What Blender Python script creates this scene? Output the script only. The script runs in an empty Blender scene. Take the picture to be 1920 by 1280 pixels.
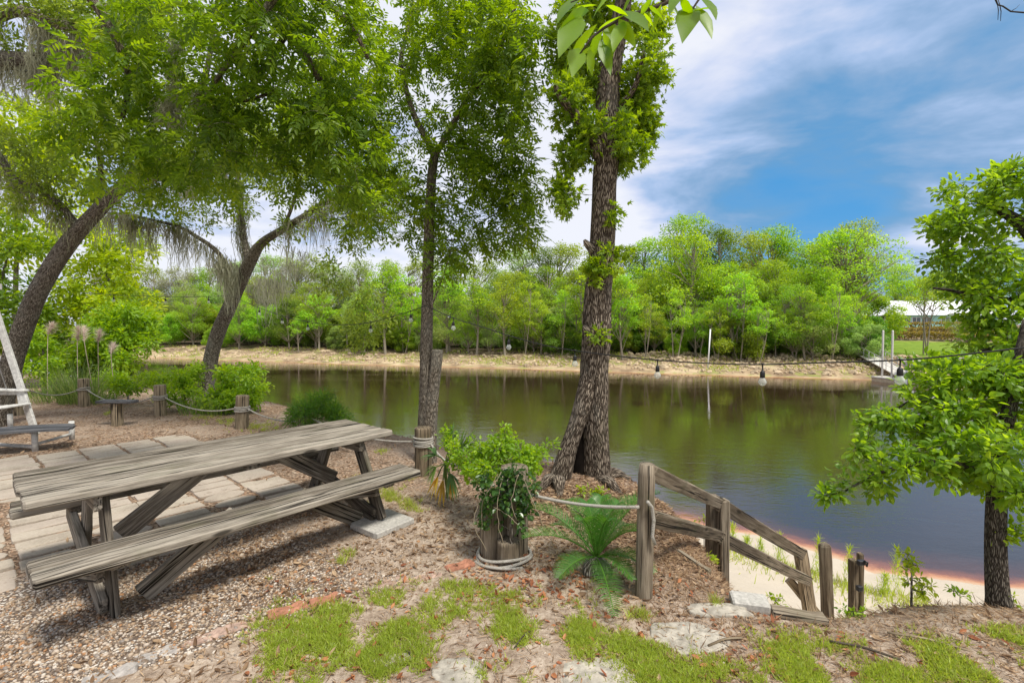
import bpy, math, random
import numpy as np

rng = np.random.default_rng(11)
random.seed(11)
PI = math.pi
S = bpy.context.scene
COL = S.collection

# ------------------------------------------------------------------ camera
F = 907.0
CZ = 1.70
TH = math.atan(30.0 / F)
cam_d = bpy.data.cameras.new("camera")
cam_d.sensor_width = 36.0
cam_d.lens = F / 1920 * 36.0
cam_d.clip_end = 3000
cam_d.clip_start = 0.02
cam = bpy.data.objects.new("camera", cam_d)
cam.location = (0, 0, CZ)
cam.rotation_euler = (PI / 2 - TH, 0, 0)
COL.objects.link(cam)
S.camera = cam
CT, ST = math.cos(TH), math.sin(TH)


def P(px, py, d):
    """world point seen at photo pixel (px, py), d metres ahead"""
    a = (px - 960) / F
    b = -(py - 640) / F
    y = CT + b * ST
    z = -ST + b * CT
    k = d / y
    return np.array([a * k, d, CZ + z * k])


def G(px, py, z=0.0):
    """point of the level z seen at the pixel"""
    a = (px - 960) / F
    b = -(py - 640) / F
    y = CT + b * ST
    zz = -ST + b * CT
    k = (z - CZ) / zz
    return np.array([a * k, y * k, z])


def nrm(v):
    v = np.asarray(v, float)
    n = np.linalg.norm(v, axis=-1, keepdims=True)
    return v / np.maximum(n, 1e-9)


# ------------------------------------------------------------------ noise
def _h(ix, iy, s):
    v = np.sin(ix * 127.1 + iy * 311.7 + s * 74.7) * 43758.5453
    return v - np.floor(v)


def vn(x, y, s=0):
    x = np.asarray(x, float); y = np.asarray(y, float)
    xi, yi = np.floor(x), np.floor(y)
    u, v = x - xi, y - yi
    u = u * u * (3 - 2 * u); v = v * v * (3 - 2 * v)
    a, b = _h(xi, yi, s), _h(xi + 1, yi, s)
    c, d = _h(xi, yi + 1, s), _h(xi + 1, yi + 1, s)
    return (a + (b - a) * u) * (1 - v) + (c + (d - c) * u) * v


def fbm(x, y, s=0, o=4):
    t, a, n = 0, 1.0, 0
    for i in range(o):
        t = t + a * vn(np.asarray(x) * 2 ** i + i * 17.3, np.asarray(y) * 2 ** i - i * 9.1, s + i)
        n += a; a *= .5
    return t / n


def sstep(a, b, x):
    t = np.clip((np.asarray(x, float) - a) / (b - a), 0, 1)
    return t * t * (3 - 2 * t)


# ------------------------------------------------------------------ objects
def tag(o, label=None, cat=None, group=None, kind=None):
    if label: o["label"] = label
    if cat: o["category"] = cat
    if group: o["group"] = group
    if kind: o["kind"] = kind
    return o


def thing(name, loc, label, cat, group=None):
    o = bpy.data.objects.new(name, None)
    o.empty_display_size = .1
    o.location = tuple(float(c) for c in loc)
    COL.objects.link(o)
    return tag(o, label, cat, group)


def origin(o):
    v = np.zeros(3)
    while o is not None:
        v += np.array(o.location); o = o.parent
    return v


def link(name, me, mat, parent=None, loc=None):
    o = bpy.data.objects.new(name, me)
    if parent is not None:
        o.parent = parent
    elif loc is not None:
        o.location = tuple(float(c) for c in loc)
    COL.objects.link(o)
    if mat is not None:
        me.materials.append(mat)
    return o


def raw_mesh(name, V, FI, FS, smooth, attrs):
    """V (n,3); FI flat vertex indices; FS loop starts"""
    me = bpy.data.meshes.new(name)
    me.vertices.add(len(V)); me.vertices.foreach_set("co", np.ascontiguousarray(V, np.float32).ravel())
    me.loops.add(len(FI)); me.loops.foreach_set("vertex_index", np.ascontiguousarray(FI, np.int32))
    me.polygons.add(len(FS)); me.polygons.foreach_set("loop_start", np.ascontiguousarray(FS, np.int32))
    if isinstance(smooth, (bool, int)):
        smooth = np.full(len(FS), bool(smooth))
    me.polygons.foreach_set("use_smooth", np.ascontiguousarray(smooth, bool))
    for k, a in attrs.items():
        a = np.ascontiguousarray(a, np.float32)
        if a.ndim == 2:
            me.attributes.new(k, "FLOAT_VECTOR", "POINT").data.foreach_set("vector", a.ravel())
        else:
            me.attributes.new(k, "FLOAT", "POINT").data.foreach_set("value", a)
    me.update(calc_edges=True)
    return me


class MB:
    """collects pieces; build() makes ONE mesh object. every piece carries its own local coordinate 'lc' (x along the grain) and a 'tint'"""

    def __init__(s):
        s.V, s.FI, s.FL, s.SM, s.LC, s.TI, s.n = [], [], [], [], [], [], 0

    def add(s, V, faces, lc=None, smooth=False, tint=None):
        V = np.asarray(V, float)
        s.V.append(V)
        for f in faces:
            s.FI.extend([int(i) + s.n for i in f]); s.FL.append(len(f)); s.SM.append(smooth)
        s.LC.append(np.asarray(lc, float) if lc is not None else V.copy())
        s.TI.append(np.full(len(V), random.random() if tint is None else tint))
        s.n += len(V)
        return s

    def loft(s, rings, lcs, smooth, cap0=True, cap1=True, tint=None):
        m, k = len(rings), len(rings[0])
        V = np.concatenate(rings); L = np.concatenate(lcs)
        fs = []
        for i in range(m - 1):
            for j in range(k):
                a = i * k + j; b = i * k + (j + 1) % k
                fs.append((a, b, b + k, a + k))
        if cap0: fs.append(tuple(range(k - 1, -1, -1)))
        if cap1: fs.append(tuple((m - 1) * k + j for j in range(k)))
        return s.add(V, fs, L, smooth, tint)

    def plank(s, p0, p1, up, w, t, seg=1, ch=.006, jit=.0, tint=None, warp=0.0, twist=0.0):
        """board from p0 to p1 (axis through its centre), w across, t along up"""
        p0, p1 = np.asarray(p0, float), np.asarray(p1, float)
        d = p1 - p0; Ln = np.linalg.norm(d); d = d / Ln
        up = np.asarray(up, float); up = nrm(up - d * (up @ d)); sd = np.cross(d, up)
        a, b = w / 2, t / 2
        c = min(ch, a * .6, b * .6)
        prof = np.array([(-a + c, -b), (a - c, -b), (a, -b + c), (a, b - c), (a - c, b), (-a + c, b), (-a, b - c), (-a, -b + c)])
        off = np.random.default_rng(int(abs(p0.sum() * 1e4)) % 99991 + s.n).random(3) * 40
        r2 = np.random.default_rng(s.n + 5)
        rings, lcs = [], []
        ts = [0, min(c / Ln, .2)] + [i / seg for i in range(1, seg)] + [1 - min(c / Ln, .2), 1]
        for i, q in enumerate(ts):
            sc = 1.0 if 0 < i < len(ts) - 1 else 1 - c / max(min(a, b), .001) * .6
            pr = prof * sc
            if jit: pr = pr + r2.normal(0, jit, pr.shape)
            an = twist * q
            pr = np.stack([pr[:, 0] * math.cos(an) - pr[:, 1] * math.sin(an), pr[:, 0] * math.sin(an) + pr[:, 1] * math.cos(an)], 1)
            cen = p0 + d * Ln * q + up * warp * math.sin(q * PI)
            rings.append(cen + pr[:, :1] * sd + pr[:, 1:] * up)
            lcs.append(np.stack([np.full(8, q * Ln), prof[:, 0], prof[:, 1]], 1) + off)
        return s.loft(rings, lcs, False, tint=tint)

    def box(s, c, sx, sy, sz, rz=0, ch=.004, tint=None):
        c = np.asarray(c, float)
        e = np.array([math.cos(rz), math.sin(rz), 0]) * sx / 2
        return s.plank(c - e, c + e, (0, 0, 1), sy, sz, 1, ch, tint=tint)

    def tube(s, pts, rad, n=8, cap=True, smooth=True, tint=None, amp=0.0, lobes=None, seed=0, fr=3.0, fl=6.0):
        pts = np.asarray(pts, float); m = len(pts)
        rad = np.broadcast_to(np.asarray(rad, float), (m,))
        T = np.gradient(pts, axis=0); T = nrm(T)
        ref = np.array([0, 1.0, 0]) if abs(T[0][1]) < .8 else np.array([1.0, 0, 0])
        N = nrm(ref - T[0] * (ref @ T[0]))
        ang = np.arange(n) / n * 2 * PI
        ln = np.concatenate([[0], np.cumsum(np.linalg.norm(np.diff(pts, axis=0), axis=1))])
        off = np.random.default_rng(seed + s.n).random(3) * 30
        rings, lcs = [], []
        for i in range(m):
            N = nrm(N - T[i] * (N @ T[i])); B = np.cross(T[i], N)
            r = np.full(n, rad[i])
            if amp:
                r = r * (1 + amp * (fbm(np.cos(ang) * fr + 7 + seed, np.sin(ang) * fr + ln[i] * fl * .35, seed, 3) - .5) * 2)
            if lobes is not None:
                r = r * (1 + lobes(ang, ln[i]))
            rings.append(pts[i] + (np.cos(ang) * r)[:, None] * N + (np.sin(ang) * r)[:, None] * B)
            lcs.append(np.stack([np.full(n, ln[i]), np.cos(ang) * rad.max(), np.sin(ang) * rad.max()], 1) + off)
        return s.loft(rings, lcs, smooth, cap, cap, tint)

    def build(s, name, mat, parent=None, loc=None):
        V = np.concatenate(s.V)
        base = origin(parent) if parent is not None else (np.asarray(loc, float) if loc is not None else np.zeros(3))
        FL = np.array(s.FL); FS = np.concatenate([[0], np.cumsum(FL)[:-1]])
        me = raw_mesh(name, V - base, np.array(s.FI), FS, np.array(s.SM), {"lc": np.concatenate(s.LC), "tint": np.concatenate(s.TI)})
        return link(name, me, mat, parent, loc)


def stamp(name, tpl, Pp, D, N, L, W, tint, mat, parent=None, loc=None, smooth=False):
    """many copies of a small template (leaf, blade, pebble) in ONE mesh"""
    T, faces = tpl
    T = np.asarray(T, float); k = len(T)
    Pp = np.asarray(Pp, float); n = len(Pp)
    if n == 0: return None
    D = nrm(D); N = np.asarray(N, float)
    Sd = nrm(np.cross(D, N)); N2 = np.cross(Sd, D)
    L = np.broadcast_to(np.asarray(L, float), (n,)); W = np.broadcast_to(np.asarray(W, float), (n,))
    V = (Pp[:, None, :] + (L[:, None] * T[None, :, 0])[..., None] * D[:, None, :]
         + (W[:, None] * T[None, :, 1])[..., None] * Sd[:, None, :]
         + (W[:, None] * T[None, :, 2])[..., None] * N2[:, None, :]).reshape(-1, 3)
    base = origin(parent) if parent is not None else (np.asarray(loc, float) if loc is not None else np.zeros(3))
    fi = np.concatenate([np.array(f) for f in faces]); fl = np.array([len(f) for f in faces])
    FI = (fi[None, :] + (np.arange(n) * k)[:, None]).ravel()
    FL = np.tile(fl, n); FS = np.concatenate([[0], np.cumsum(FL)[:-1]])
    ti = np.repeat(np.broadcast_to(np.asarray(tint, float), (n,)), k)
    lc = np.tile(T, (n, 1))
    me = raw_mesh(name, V - base, FI, FS, smooth, {"tint": ti, "lc": lc})
    return link(name, me, mat, parent, loc)


LOZ = ([(0, 0, 0), (.45, .5, .12), (1, 0, -.08), (.45, -.5, .12)], [(0, 3, 2), (0, 2, 1)])
LEAF = ([(0, 0, 0), (.28, .44, .13), (.65, .40, .08), (1, 0, -.15), (.65, -.40, .08), (.28, -.44, .13)], [(0, 5, 4, 3), (0, 3, 2, 1)])
BIG = ([(0, 0, 0), (.12, .2, .04), (.3, .46, .1), (.55, .5, .1), (.8, .27, .0), (1, 0, -.22), (.8, -.27, .0), (.55, -.5, .1), (.3, -.46, .1), (.12, -.2, .04),
        (.3, 0, .0), (.55, 0, .0), (.8, 0, -.08)],
       [(0, 10, 2, 1), (10, 11, 3, 2), (11, 12, 4, 3), (12, 5, 4), (0, 9, 8, 10), (10, 8, 7, 11), (11, 7, 6, 12), (12, 6, 5)])
OBOV = ([(0, 0, 0), (.3, .22, .08), (.7, .5, .1), (.93, .3, .0), (1, 0, -.1), (.93, -.3, .0), (.7, -.5, .1), (.3, -.22, .08), (.6, 0, 0)],
        [(0, 8, 2, 1), (8, 4, 3, 2), (0, 7, 6, 8), (8, 6, 5, 4)])
_st = [(0, 0, 0)]
for _i in range(11):
    _a = (-1 + 2 * _i / 10) * 2.3
    _r = (.62 if _i % 2 == 0 else .24)
    if _i == 5: _r = .3
    _st.append((.38 + _r * math.cos(_a), _r * math.sin(_a) * 1.1, -.12 * _r if _i % 2 == 0 else .05))
_sp = []
for _i, _a in enumerate((-2.2, -1.1, 0, 1.1, 2.2)):
    _sp.append((_a, .62 if abs(_a) < 2 else .45))
_v = [(0, 0, 0)]; _tipid = []; 
for _i, (_a, _r) in enumerate(_sp):
    _v.append((.4 + _r * math.cos(_a), _r * math.sin(_a), -.1))
    if _i < 4:
        _b = _a + .55
        _v.append((.4 + .2 * math.cos(_b), .2 * math.sin(_b), .03))
STAR = (_v, [(0, 2, 1), (0, 4, 3, 2), (0, 6, 5, 4), (0, 8, 7, 6), (0, 9, 8)])
BLADE = ([(0, -.5, 0), (0, .5, 0), (.55, .36, .9), (.55, -.36, .9), (1, 0, 2.6)], [(0, 1, 2, 3), (3, 2, 4)])
_g = (1 + 5 ** .5) / 2
PEB = (nrm(np.array([(-1, _g, 0), (1, _g, 0), (-1, -_g, 0), (1, -_g, 0), (0, -1, _g), (0, 1, _g), (0, -1, -_g), (0, 1, -_g), (_g, 0, -1), (_g, 0, 1), (-_g, 0, -1), (-_g, 0, 1)])) * .5,
       [(0, 11, 5), (0, 5, 1), (0, 1, 7), (0, 7, 10), (0, 10, 11), (1, 5, 9), (5, 11, 4), (11, 10, 2), (10, 7, 6), (7, 1, 8), (3, 9, 4), (3, 4, 2), (3, 2, 6), (3, 6, 8), (3, 8, 9), (4, 9, 5), (2, 4, 11), (6, 2, 10), (8, 6, 7), (9, 8, 1)])


def catmull(pts, step):
    pts = np.asarray(pts, float)
    if len(pts) < 2: return pts
    Q = np.vstack([2 * pts[0] - pts[1], pts, 2 * pts[-1] - pts[-2]])
    out = []
    for i in range(1, len(Q) - 2):
        p0, p1, p2, p3 = Q[i - 1:i + 3]
        n = max(1, int(np.linalg.norm((p2 - p1)[:3]) / step))
        for t in np.arange(n) / n:
            out.append(.5 * ((2 * p1) + (-p0 + p2) * t + (2 * p0 - 5 * p1 + 4 * p2 - p3) * t * t + (-p0 + 3 * p1 - 3 * p2 + p3) * t ** 3))
    out.append(pts[-1])
    return np.array(out)


def rdir(n, r=rng):
    return nrm(r.normal(size=(n, 3)))

# ------------------------------------------------------------------ materials
class NT:
    def __init__(s, name, disp=False):
        s.m = bpy.data.materials.new(name); s.m.use_nodes = True
        s.t = s.m.node_tree; s.t.nodes.clear()
        s.out = s.t.nodes.new("ShaderNodeOutputMaterial")

    def n(s, typ, ins=None, **kw):
        o = s.t.nodes.new(typ)
        for k, v in kw.items(): setattr(o, k, v)
        for k, v in (ins or {}).items(): s.set(o, k, v)
        return o

    def set(s, o, k, v):
        i = o.inputs[k]
        if hasattr(v, "outputs"): v = v.outputs[0]
        if hasattr(v, "is_linked"): s.t.links.new(v, i)
        elif isinstance(v, (tuple, list)) and len(v) == 3 and i.type == "RGBA": i.default_value = (*v, 1)
        else: i.default_value = v

    def attr(s, name, o="Fac"):
        return s.n("ShaderNodeAttribute", attribute_name=name).outputs[o]

    def math(s, op, a, b=0.0, clamp=False):
        return s.n("ShaderNodeMath", {0: a, 1: b}, operation=op, use_clamp=clamp).outputs[0]

    def mix(s, f, a, b, bt="MIX"):
        o = s.n("ShaderNodeMix", data_type="RGBA", blend_type=bt)
        s.set(o, 0, f)
        for i, v in ((6, a), (7, b)):
            s.set(o, i, v)
        return o.outputs[2]

    def ramp(s, f, stops, interp="LINEAR"):
        o = s.n("ShaderNodeValToRGB", {0: f})
        cr = o.color_ramp; cr.interpolation = interp
        while len(cr.elements) > 1: cr.elements.remove(cr.elements[-1])
        cr.elements[0].position = stops[0][0]; cr.elements[0].color = (*stops[0][1], 1)
        for p, c in stops[1:]:
            e = cr.elements.new(p); e.color = (*c, 1)
        return o.outputs[0]

    def fr(s, f, a, b, c=0.0, d=1.0):
        o = s.n("ShaderNodeMapRange", {0: f, 1: a, 2: b, 3: c, 4: d}, interpolation_type="SMOOTHSTEP")
        return o.outputs[0]

    def scale(s, v, x, y, z, loc=(0, 0, 0)):
        return s.n("ShaderNodeMapping", {0: v, 1: loc, 3: (x, y, z)}).outputs[0]

    def noise(s, v, sc, det=4, rough=.55, dist=0.0, out=0):
        return s.n("ShaderNodeTexNoise", {"Vector": v, "Scale": sc, "Detail": det, "Roughness": rough, "Distortion": dist}).outputs[out]

    def voro(s, v, sc, out="Distance", feat="F1", rnd=1.0):
        return s.n("ShaderNodeTexVoronoi", {"Vector": v, "Scale": sc, "Randomness": rnd}, feature=feat).outputs[out]

    def bump(s, h, st=.5, dist=.01, nrm_=None):
        o = s.n("ShaderNodeBump", {"Height": h, "Strength": st, "Distance": dist})
        if nrm_ is not None: s.set(o, "Normal", nrm_)
        return o.outputs[0]

    def bsdf(s, col, rough=.8, spec=.3, normal=None, metal=0.0, **kw):
        o = s.n("ShaderNodeBsdfPrincipled", {"Base Color": col, "Roughness": rough, "Specular IOR Level": spec, "Metallic": metal})
        if normal is not None: s.set(o, "Normal", normal)
        for k, v in kw.items(): s.set(o, k, v)
        return o

    def done(s, sh):
        s.t.links.new(sh.outputs[0] if hasattr(sh, "outputs") else sh, s.out.inputs[0]); return s.m


def pos(t):
    return t.n("ShaderNodeNewGeometry").outputs["Position"]


def leaf_mat(name, c0, c1, c2, trans=.42, hue=.478, rough=.42, spec=.35, objvar=0.0):
    t = NT(name)
    ti = t.attr("tint")
    col = t.ramp(ti, [(0, c0), (.5, c1), (1, c2)])
    if objvar:
        oi = t.n("ShaderNodeObjectInfo")
        hs = t.n("ShaderNodeHueSaturation", {"Hue": t.fr(oi.outputs["Random"], 0, 1, .5 - objvar * .05, .5 + objvar * .05), "Saturation": 1.0,
                 "Value": t.fr(oi.outputs["Random"], 0, 1, 1 - objvar * .35, 1 + objvar * .3), "Color": col})
        col = hs.outputs[0]
    tr = t.n("ShaderNodeHueSaturation", {"Hue": hue, "Saturation": 1.08 if hue < .49 else 1.0, "Value": 2.9 if hue < .49 else 1.2, "Color": col}).outputs[0]
    b = t.bsdf(col, rough, spec)
    tl = t.n("ShaderNodeBsdfTranslucent", {"Color": tr})
    return t.done(t.n("ShaderNodeMixShader", {0: trans, 1: b, 2: tl}))


def bark_mat(name, dark, mid, light, sx=1.0, lich=.25):
    t = NT(name)
    lc = t.attr("lc", "Vector")
    w = t.n("ShaderNodeVectorMath", {0: lc, 1: t.n("ShaderNodeVectorMath", {0: t.noise(lc, 7, 3, out=1), 1: (.05, .05, .05)}, operation="MULTIPLY").outputs[0]}, operation="ADD").outputs[0]
    v1 = t.scale(w, 8 * sx, 46 * sx, 46 * sx)
    f1 = t.voro(v1, 1.0, "Distance", "DISTANCE_TO_EDGE")
    n2 = t.noise(t.scale(lc, 14, 60, 60), 1.0, 5, .65)
    n3 = t.noise(lc, 3.0, 4, .6)
    hgt = t.math("ADD", t.math("MULTIPLY", t.fr(f1, 0, .28), .75), t.math("MULTIPLY", n2, .5))
    col = t.ramp(hgt, [(.2, dark), (.62, mid), (1.05, light)])
    col = t.mix(t.math("MULTIPLY", t.fr(n3, .5, .72), lich), col, (.28, .28, .24))
    col = t.mix(t.math("MULTIPLY", t.fr(t.noise(lc, 1.7, 3, .6), .58, .75), lich * .8), col, (.09, .10, .05))
    return t.done(t.bsdf(col, .95, .12, t.bump(hgt, .9, .022 / sx)))


def wood_mat(name, dark, mid, light, green=.0, bumpd=.004, gl=1.0):
    """weathered timber; grain runs along lc.x"""
    t = NT(name)
    lc = t.attr("lc", "Vector"); ti = t.attr("tint")
    w = t.n("ShaderNodeVectorMath", {0: lc, 1: t.n("ShaderNodeVectorMath", {0: t.noise(t.scale(lc, 1.2, 6, 6), 1.0, 2, out=1), 1: (0, .03, .03)}, operation="MULTIPLY").outputs[0]}, operation="ADD").outputs[0]
    g1 = t.noise(t.scale(w, 2.6, 48, 48), 1.0, 6, .72)
    g2 = t.noise(t.scale(w, 3.5, 150, 150), 1.0, 4, .6)
    cr = t.noise(t.scale(w, .9, 62, 62, (3, 7, 1)), 1.0, 2, .5)
    crk = t.fr(cr, .36, .43)
    blot = t.noise(t.scale(lc, 2.0, 5, 5), 1.0, 4, .6)
    f = t.math("ADD", t.math("MULTIPLY", t.math("SUBTRACT", g1, .1), 1.05), t.math("MULTIPLY", t.math("SUBTRACT", g2, .1), .4))
    f = t.math("ADD", f, t.math("MULTIPLY", t.math("SUBTRACT", blot, .5), .35))
    f = t.math("ADD", f, t.math("MULTIPLY", t.math("SUBTRACT", ti, .5), .26))
    col = t.ramp(f, [(.28, dark), (.5, mid), (.74, light)])
    col = t.mix(t.math("SUBTRACT", 1.0, crk), col, tuple(c * .25 for c in dark))
    kd = t.voro(t.scale(w, 2.1, 8, 8), 1.0)
    col = t.mix(t.math("MULTIPLY", t.math("SUBTRACT", 1.0, t.fr(kd, .07, .17)), .85), col, tuple(c * .5 for c in dark))
    if green:
        col = t.mix(t.math("MULTIPLY", t.fr(t.noise(lc, 4, 4), .52, .7), green), col, (.07, .075, .03))
    h = t.math("ADD", t.math("MULTIPLY", crk, .7), t.math("MULTIPLY", f, .6))
    return t.done(t.bsdf(col, .88, .2, t.bump(h, .8, bumpd)))


def plain(name, col, rough=.6, spec=.3, metal=0.0, var=.25, sc=12, bd=.002, coord="obj", **kw):
    t = NT(name)
    v = t.n("ShaderNodeTexCoord").outputs["Object"]
    n = t.noise(v, sc, 5, .65)
    n2 = t.noise(v, sc * .17, 3, .5)
    lo = tuple(c * (1 - var) for c in col); hi = tuple(min(1, c * (1 + var * .6)) for c in col)
    c = t.mix(t.fr(n, .3, .7), lo, hi)
    c = t.mix(t.math("MULTIPLY", t.fr(n2, .4, .7), var), c, tuple(x * .6 for x in col))
    return t.done(t.bsdf(c, rough, spec, t.bump(n, .4, bd), metal, **kw))


M = {}
M["table"] = wood_mat("weathered_table_wood", (.035, .027, .019), (.135, .114, .088), (.32, .283, .23), .25, .006)
M["rail"] = wood_mat("weathered_rail_wood", (.05, .038, .026), (.15, .118, .082), (.30, .25, .185), .30, .003)
M["post"] = wood_mat("post_wood", (.05, .037, .024), (.165, .125, .08), (.32, .26, .175), .35, .004)
M["postlight"] = wood_mat("pale_post_wood", (.07, .052, .034), (.24, .18, .115), (.42, .34, .23), .12, .003)
M["darkboard"] = wood_mat("dark_board", (.016, .016, .018), (.04, .042, .048), (.12, .12, .125), 0, .003)
M["bark_oak"] = bark_mat("oak_bark", (.045, .037, .028), (.185, .158, .125), (.40, .36, .30), 1.5, .4)
M["bark_gum"] = bark_mat("furrowed_bark", (.025, .018, .013), (.125, .095, .070), (.34, .28, .215), 1.2, .2)
M["bark_ash"] = bark_mat("ash_bark", (.045, .036, .026), (.20, .165, .12), (.42, .365, .285), 1.7, .4)
M["bark_young"] = bark_mat("young_bark", (.022, .018, .014), (.085, .07, .054), (.20, .175, .14), 2.2, .25)
M["bark_far"] = plain("pale_far_bark", (.30, .26, .20), .9, .1, var=.4, sc=1.5, bd=.02)
M["twig"] = plain("twig_bark", (.075, .06, .045), .9, .1, var=.4)
M["hollow_shade"] = plain("painted_hollow_shade", (.012, .009, .007), .95, .1, var=.4)  # near-black colour that paints the shade of the tree hollow
M["leaf_ash"] = leaf_mat("ash_leaves", (.055, .108, .010), (.10, .178, .014), (.18, .26, .02), .5)
M["leaf_over"] = leaf_mat("overhanging_leaves", (.052, .106, .010), (.096, .175, .015), (.175, .26, .022), .5)
M["leaf_oak"] = leaf_mat("oak_leaves", (.07, .115, .018), (.125, .19, .026), (.22, .29, .04), .44)
M["leaf_gum"] = leaf_mat("star_leaves", (.07, .135, .010), (.13, .215, .016), (.23, .32, .03), .47)
M["leaf_right"] = leaf_mat("glossy_leaves", (.07, .15, .012), (.13, .235, .02), (.23, .34, .035), .45, rough=.4, spec=.35)
M["leaf_big"] = leaf_mat("large_leaves", (.085, .17, .012), (.12, .22, .016), (.17, .28, .02), .5, rough=.4)
M["leaf_lime"] = leaf_mat("lime_leaves", (.13, .205, .014), (.225, .32, .02), (.36, .43, .03), .42)
M["leaf_bush"] = leaf_mat("bush_leaves", (.085, .165, .012), (.155, .275, .018), (.27, .38, .028), .42)
M["leaf_ivy"] = leaf_mat("ivy_leaves", (.022, .065, .014), (.04, .10, .018), (.09, .15, .025), .3, rough=.3, spec=.5)
M["leaf_sago"] = leaf_mat("cycad_fronds", (.032, .105, .014), (.055, .165, .02), (.10, .22, .028), .3, rough=.4, spec=.4)
M["leaf_juniper"] = leaf_mat("feathery_green", (.035, .10, .014), (.07, .175, .018), (.16, .26, .02), .35)
M["leaf_palm"] = leaf_mat("fan_palm", (.05, .11, .04), (.09, .17, .05), (.17, .24, .05), .3)
M["leaf_palm_dry"] = leaf_mat("yellowing_fan_palm", (.30, .20, .03), (.45, .32, .04), (.5, .40, .06), .3)
M["grass"] = leaf_mat("grass_blades", (.25, .215, .085), (.22, .30, .038), (.36, .42, .075), .38)
M["reed"] = leaf_mat("reed_blades", (.07, .13, .03), (.12, .19, .045), (.22, .27, .08), .35)
M["vine_stem"] = plain("vine_stem", (.30, .25, .17), .9, .1, var=.3)
M["plume"] = leaf_mat("plume", (.46, .37, .30), (.60, .49, .41), (.72, .62, .54), .35, .5, rough=.9, spec=.05)
M["moss"] = leaf_mat("spanish_moss", (.15, .155, .105), (.26, .265, .19), (.40, .40, .31), .3, rough=.9, spec=.05)
M["litter"] = leaf_mat("dead_leaves", (.11, .065, .035), (.23, .15, .085), (.40, .29, .18), .15, rough=.7, spec=.2)
M["litter_red"] = leaf_mat("red_dead_leaves", (.20, .075, .035), (.31, .12, .055), (.42, .20, .09), .15, rough=.6, spec=.2)
M["far_lime"] = leaf_mat("far_lime_leaves", (.112, .21, .018), (.20, .34, .028), (.33, .455, .05), .42, objvar=.3)
M["far_mid"] = leaf_mat("far_green_leaves", (.095, .165, .016), (.175, .275, .024), (.29, .39, .04), .42, objvar=.4)
M["far_grey"] = leaf_mat("far_grey_green_leaves", (.125, .185, .045), (.205, .275, .07), (.31, .38, .11), .38, objvar=.5)
M["far_dark"] = leaf_mat("far_dark_leaves", (.055, .12, .014), (.10, .19, .02), (.17, .265, .028), .38, objvar=.5)
M["rope"] = None
M["white"] = plain("white_paint", (.52, .51, .48), .7, .25, var=.3, sc=25)
M["concrete"] = plain("concrete", (.42, .40, .36), .9, .15, var=.28, sc=45, bd=.003)
M["stone"] = plain("flagstone", (.37, .335, .275), .9, .15, var=.4, sc=22, bd=.004)
M["brick"] = plain("brick", (.36, .165, .105), .9, .1, var=.35, sc=30, bd=.003)
M["brickdirt"] = plain("dusty_brick", (.40, .28, .22), .95, .1, var=.35, sc=30, bd=.003)
M["brickgrey"] = plain("grey_brick", (.36, .33, .30), .95, .1, var=.3, sc=30, bd=.003)
M["metal"] = plain("dark_metal", (.05, .05, .055), .45, .5, .6)
M["galv"] = plain("galvanised_metal", (.42, .42, .41), .5, .5, .4)
M["cable"] = plain("black_cable", (.012, .012, .012), .5, .4)
M["mint"] = plain("mint_siding", (.36, .68, .62), .7, .3, var=.06, sc=3)
M["roof"] = plain("white_metal_roof", (.62, .62, .63), .4, .4, var=.07, sc=2)
M["trim"] = plain("white_trim", (.78, .78, .76), .6, .3, var=.05)
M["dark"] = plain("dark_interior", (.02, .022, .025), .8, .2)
M["glassdark"] = plain("window_glass", (.10, .13, .14), .12, .5, var=.15)
M["dock"] = plain("dock_deck", (.55, .52, .47), .7, .3, var=.12, sc=4)
M["dockside"] = plain("dock_float", (.50, .40, .28), .8, .2, var=.2, sc=4)
M["boatroof"] = plain("grey_roof", (.40, .36, .33), .7, .2, var=.1, sc=3)
M["rock"] = plain("riprap_rock", (.46, .36, .24), .95, .1, var=.4, sc=2, bd=.02)
M["hedge"] = leaf_mat("rusty_hedge", (.11, .095, .02), (.20, .17, .03), (.32, .26, .05), .3)


def _rope():
    t = NT("rope")
    lc = t.attr("lc", "Vector")
    sx = t.n("ShaderNodeSeparateXYZ", {0: lc})
    an = t.math("ARCTAN2", sx.outputs[2], sx.outputs[1])
    w = t.n("ShaderNodeTexWave", {"Vector": lc, "Scale": 60.0, "Distortion": 1.0}, bands_direction="DIAGONAL")
    n = t.noise(lc, 40, 3)
    col = t.mix(w.outputs[1], (.32, .29, .24), (.58, .55, .49))
    col = t.mix(t.fr(n, .5, .75), col, (.30, .28, .22))
    return t.done(t.bsdf(col, .9, .1, t.bump(w.outputs[1], .9, .004)))


M["rope"] = _rope()


def _peb():
    t = NT("pebbles")
    ti = t.attr("tint")
    col = t.ramp(ti, [(0, (.16, .115, .08)), (.18, (.30, .21, .135)), (.4, (.37, .29, .21)), (.58, (.34, .18, .085)), (.66, (.42, .35, .28)), (.82, (.22, .185, .155)), (.94, (.49, .43, .36))], "CONSTANT")
    return t.done(t.bsdf(col, .6, .3))


M["pebble"] = _peb()


def _bulb():
    t = NT("bulb_glass")
    lw = t.n("ShaderNodeLayerWeight", {0: .35})
    tr = t.n("ShaderNodeBsdfTransparent", {0: (.93, .95, .93)})
    gl = t.n("ShaderNodeBsdfPrincipled", {"Base Color": (.75, .78, .74), "Roughness": .08, "Specular IOR Level": .6})
    f = t.math("ADD", t.math("MULTIPLY", lw.outputs[1], .6), .22, True)
    return t.done(t.n("ShaderNodeMixShader", {0: f, 1: tr, 2: gl}))


M["bulb"] = _bulb()


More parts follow.
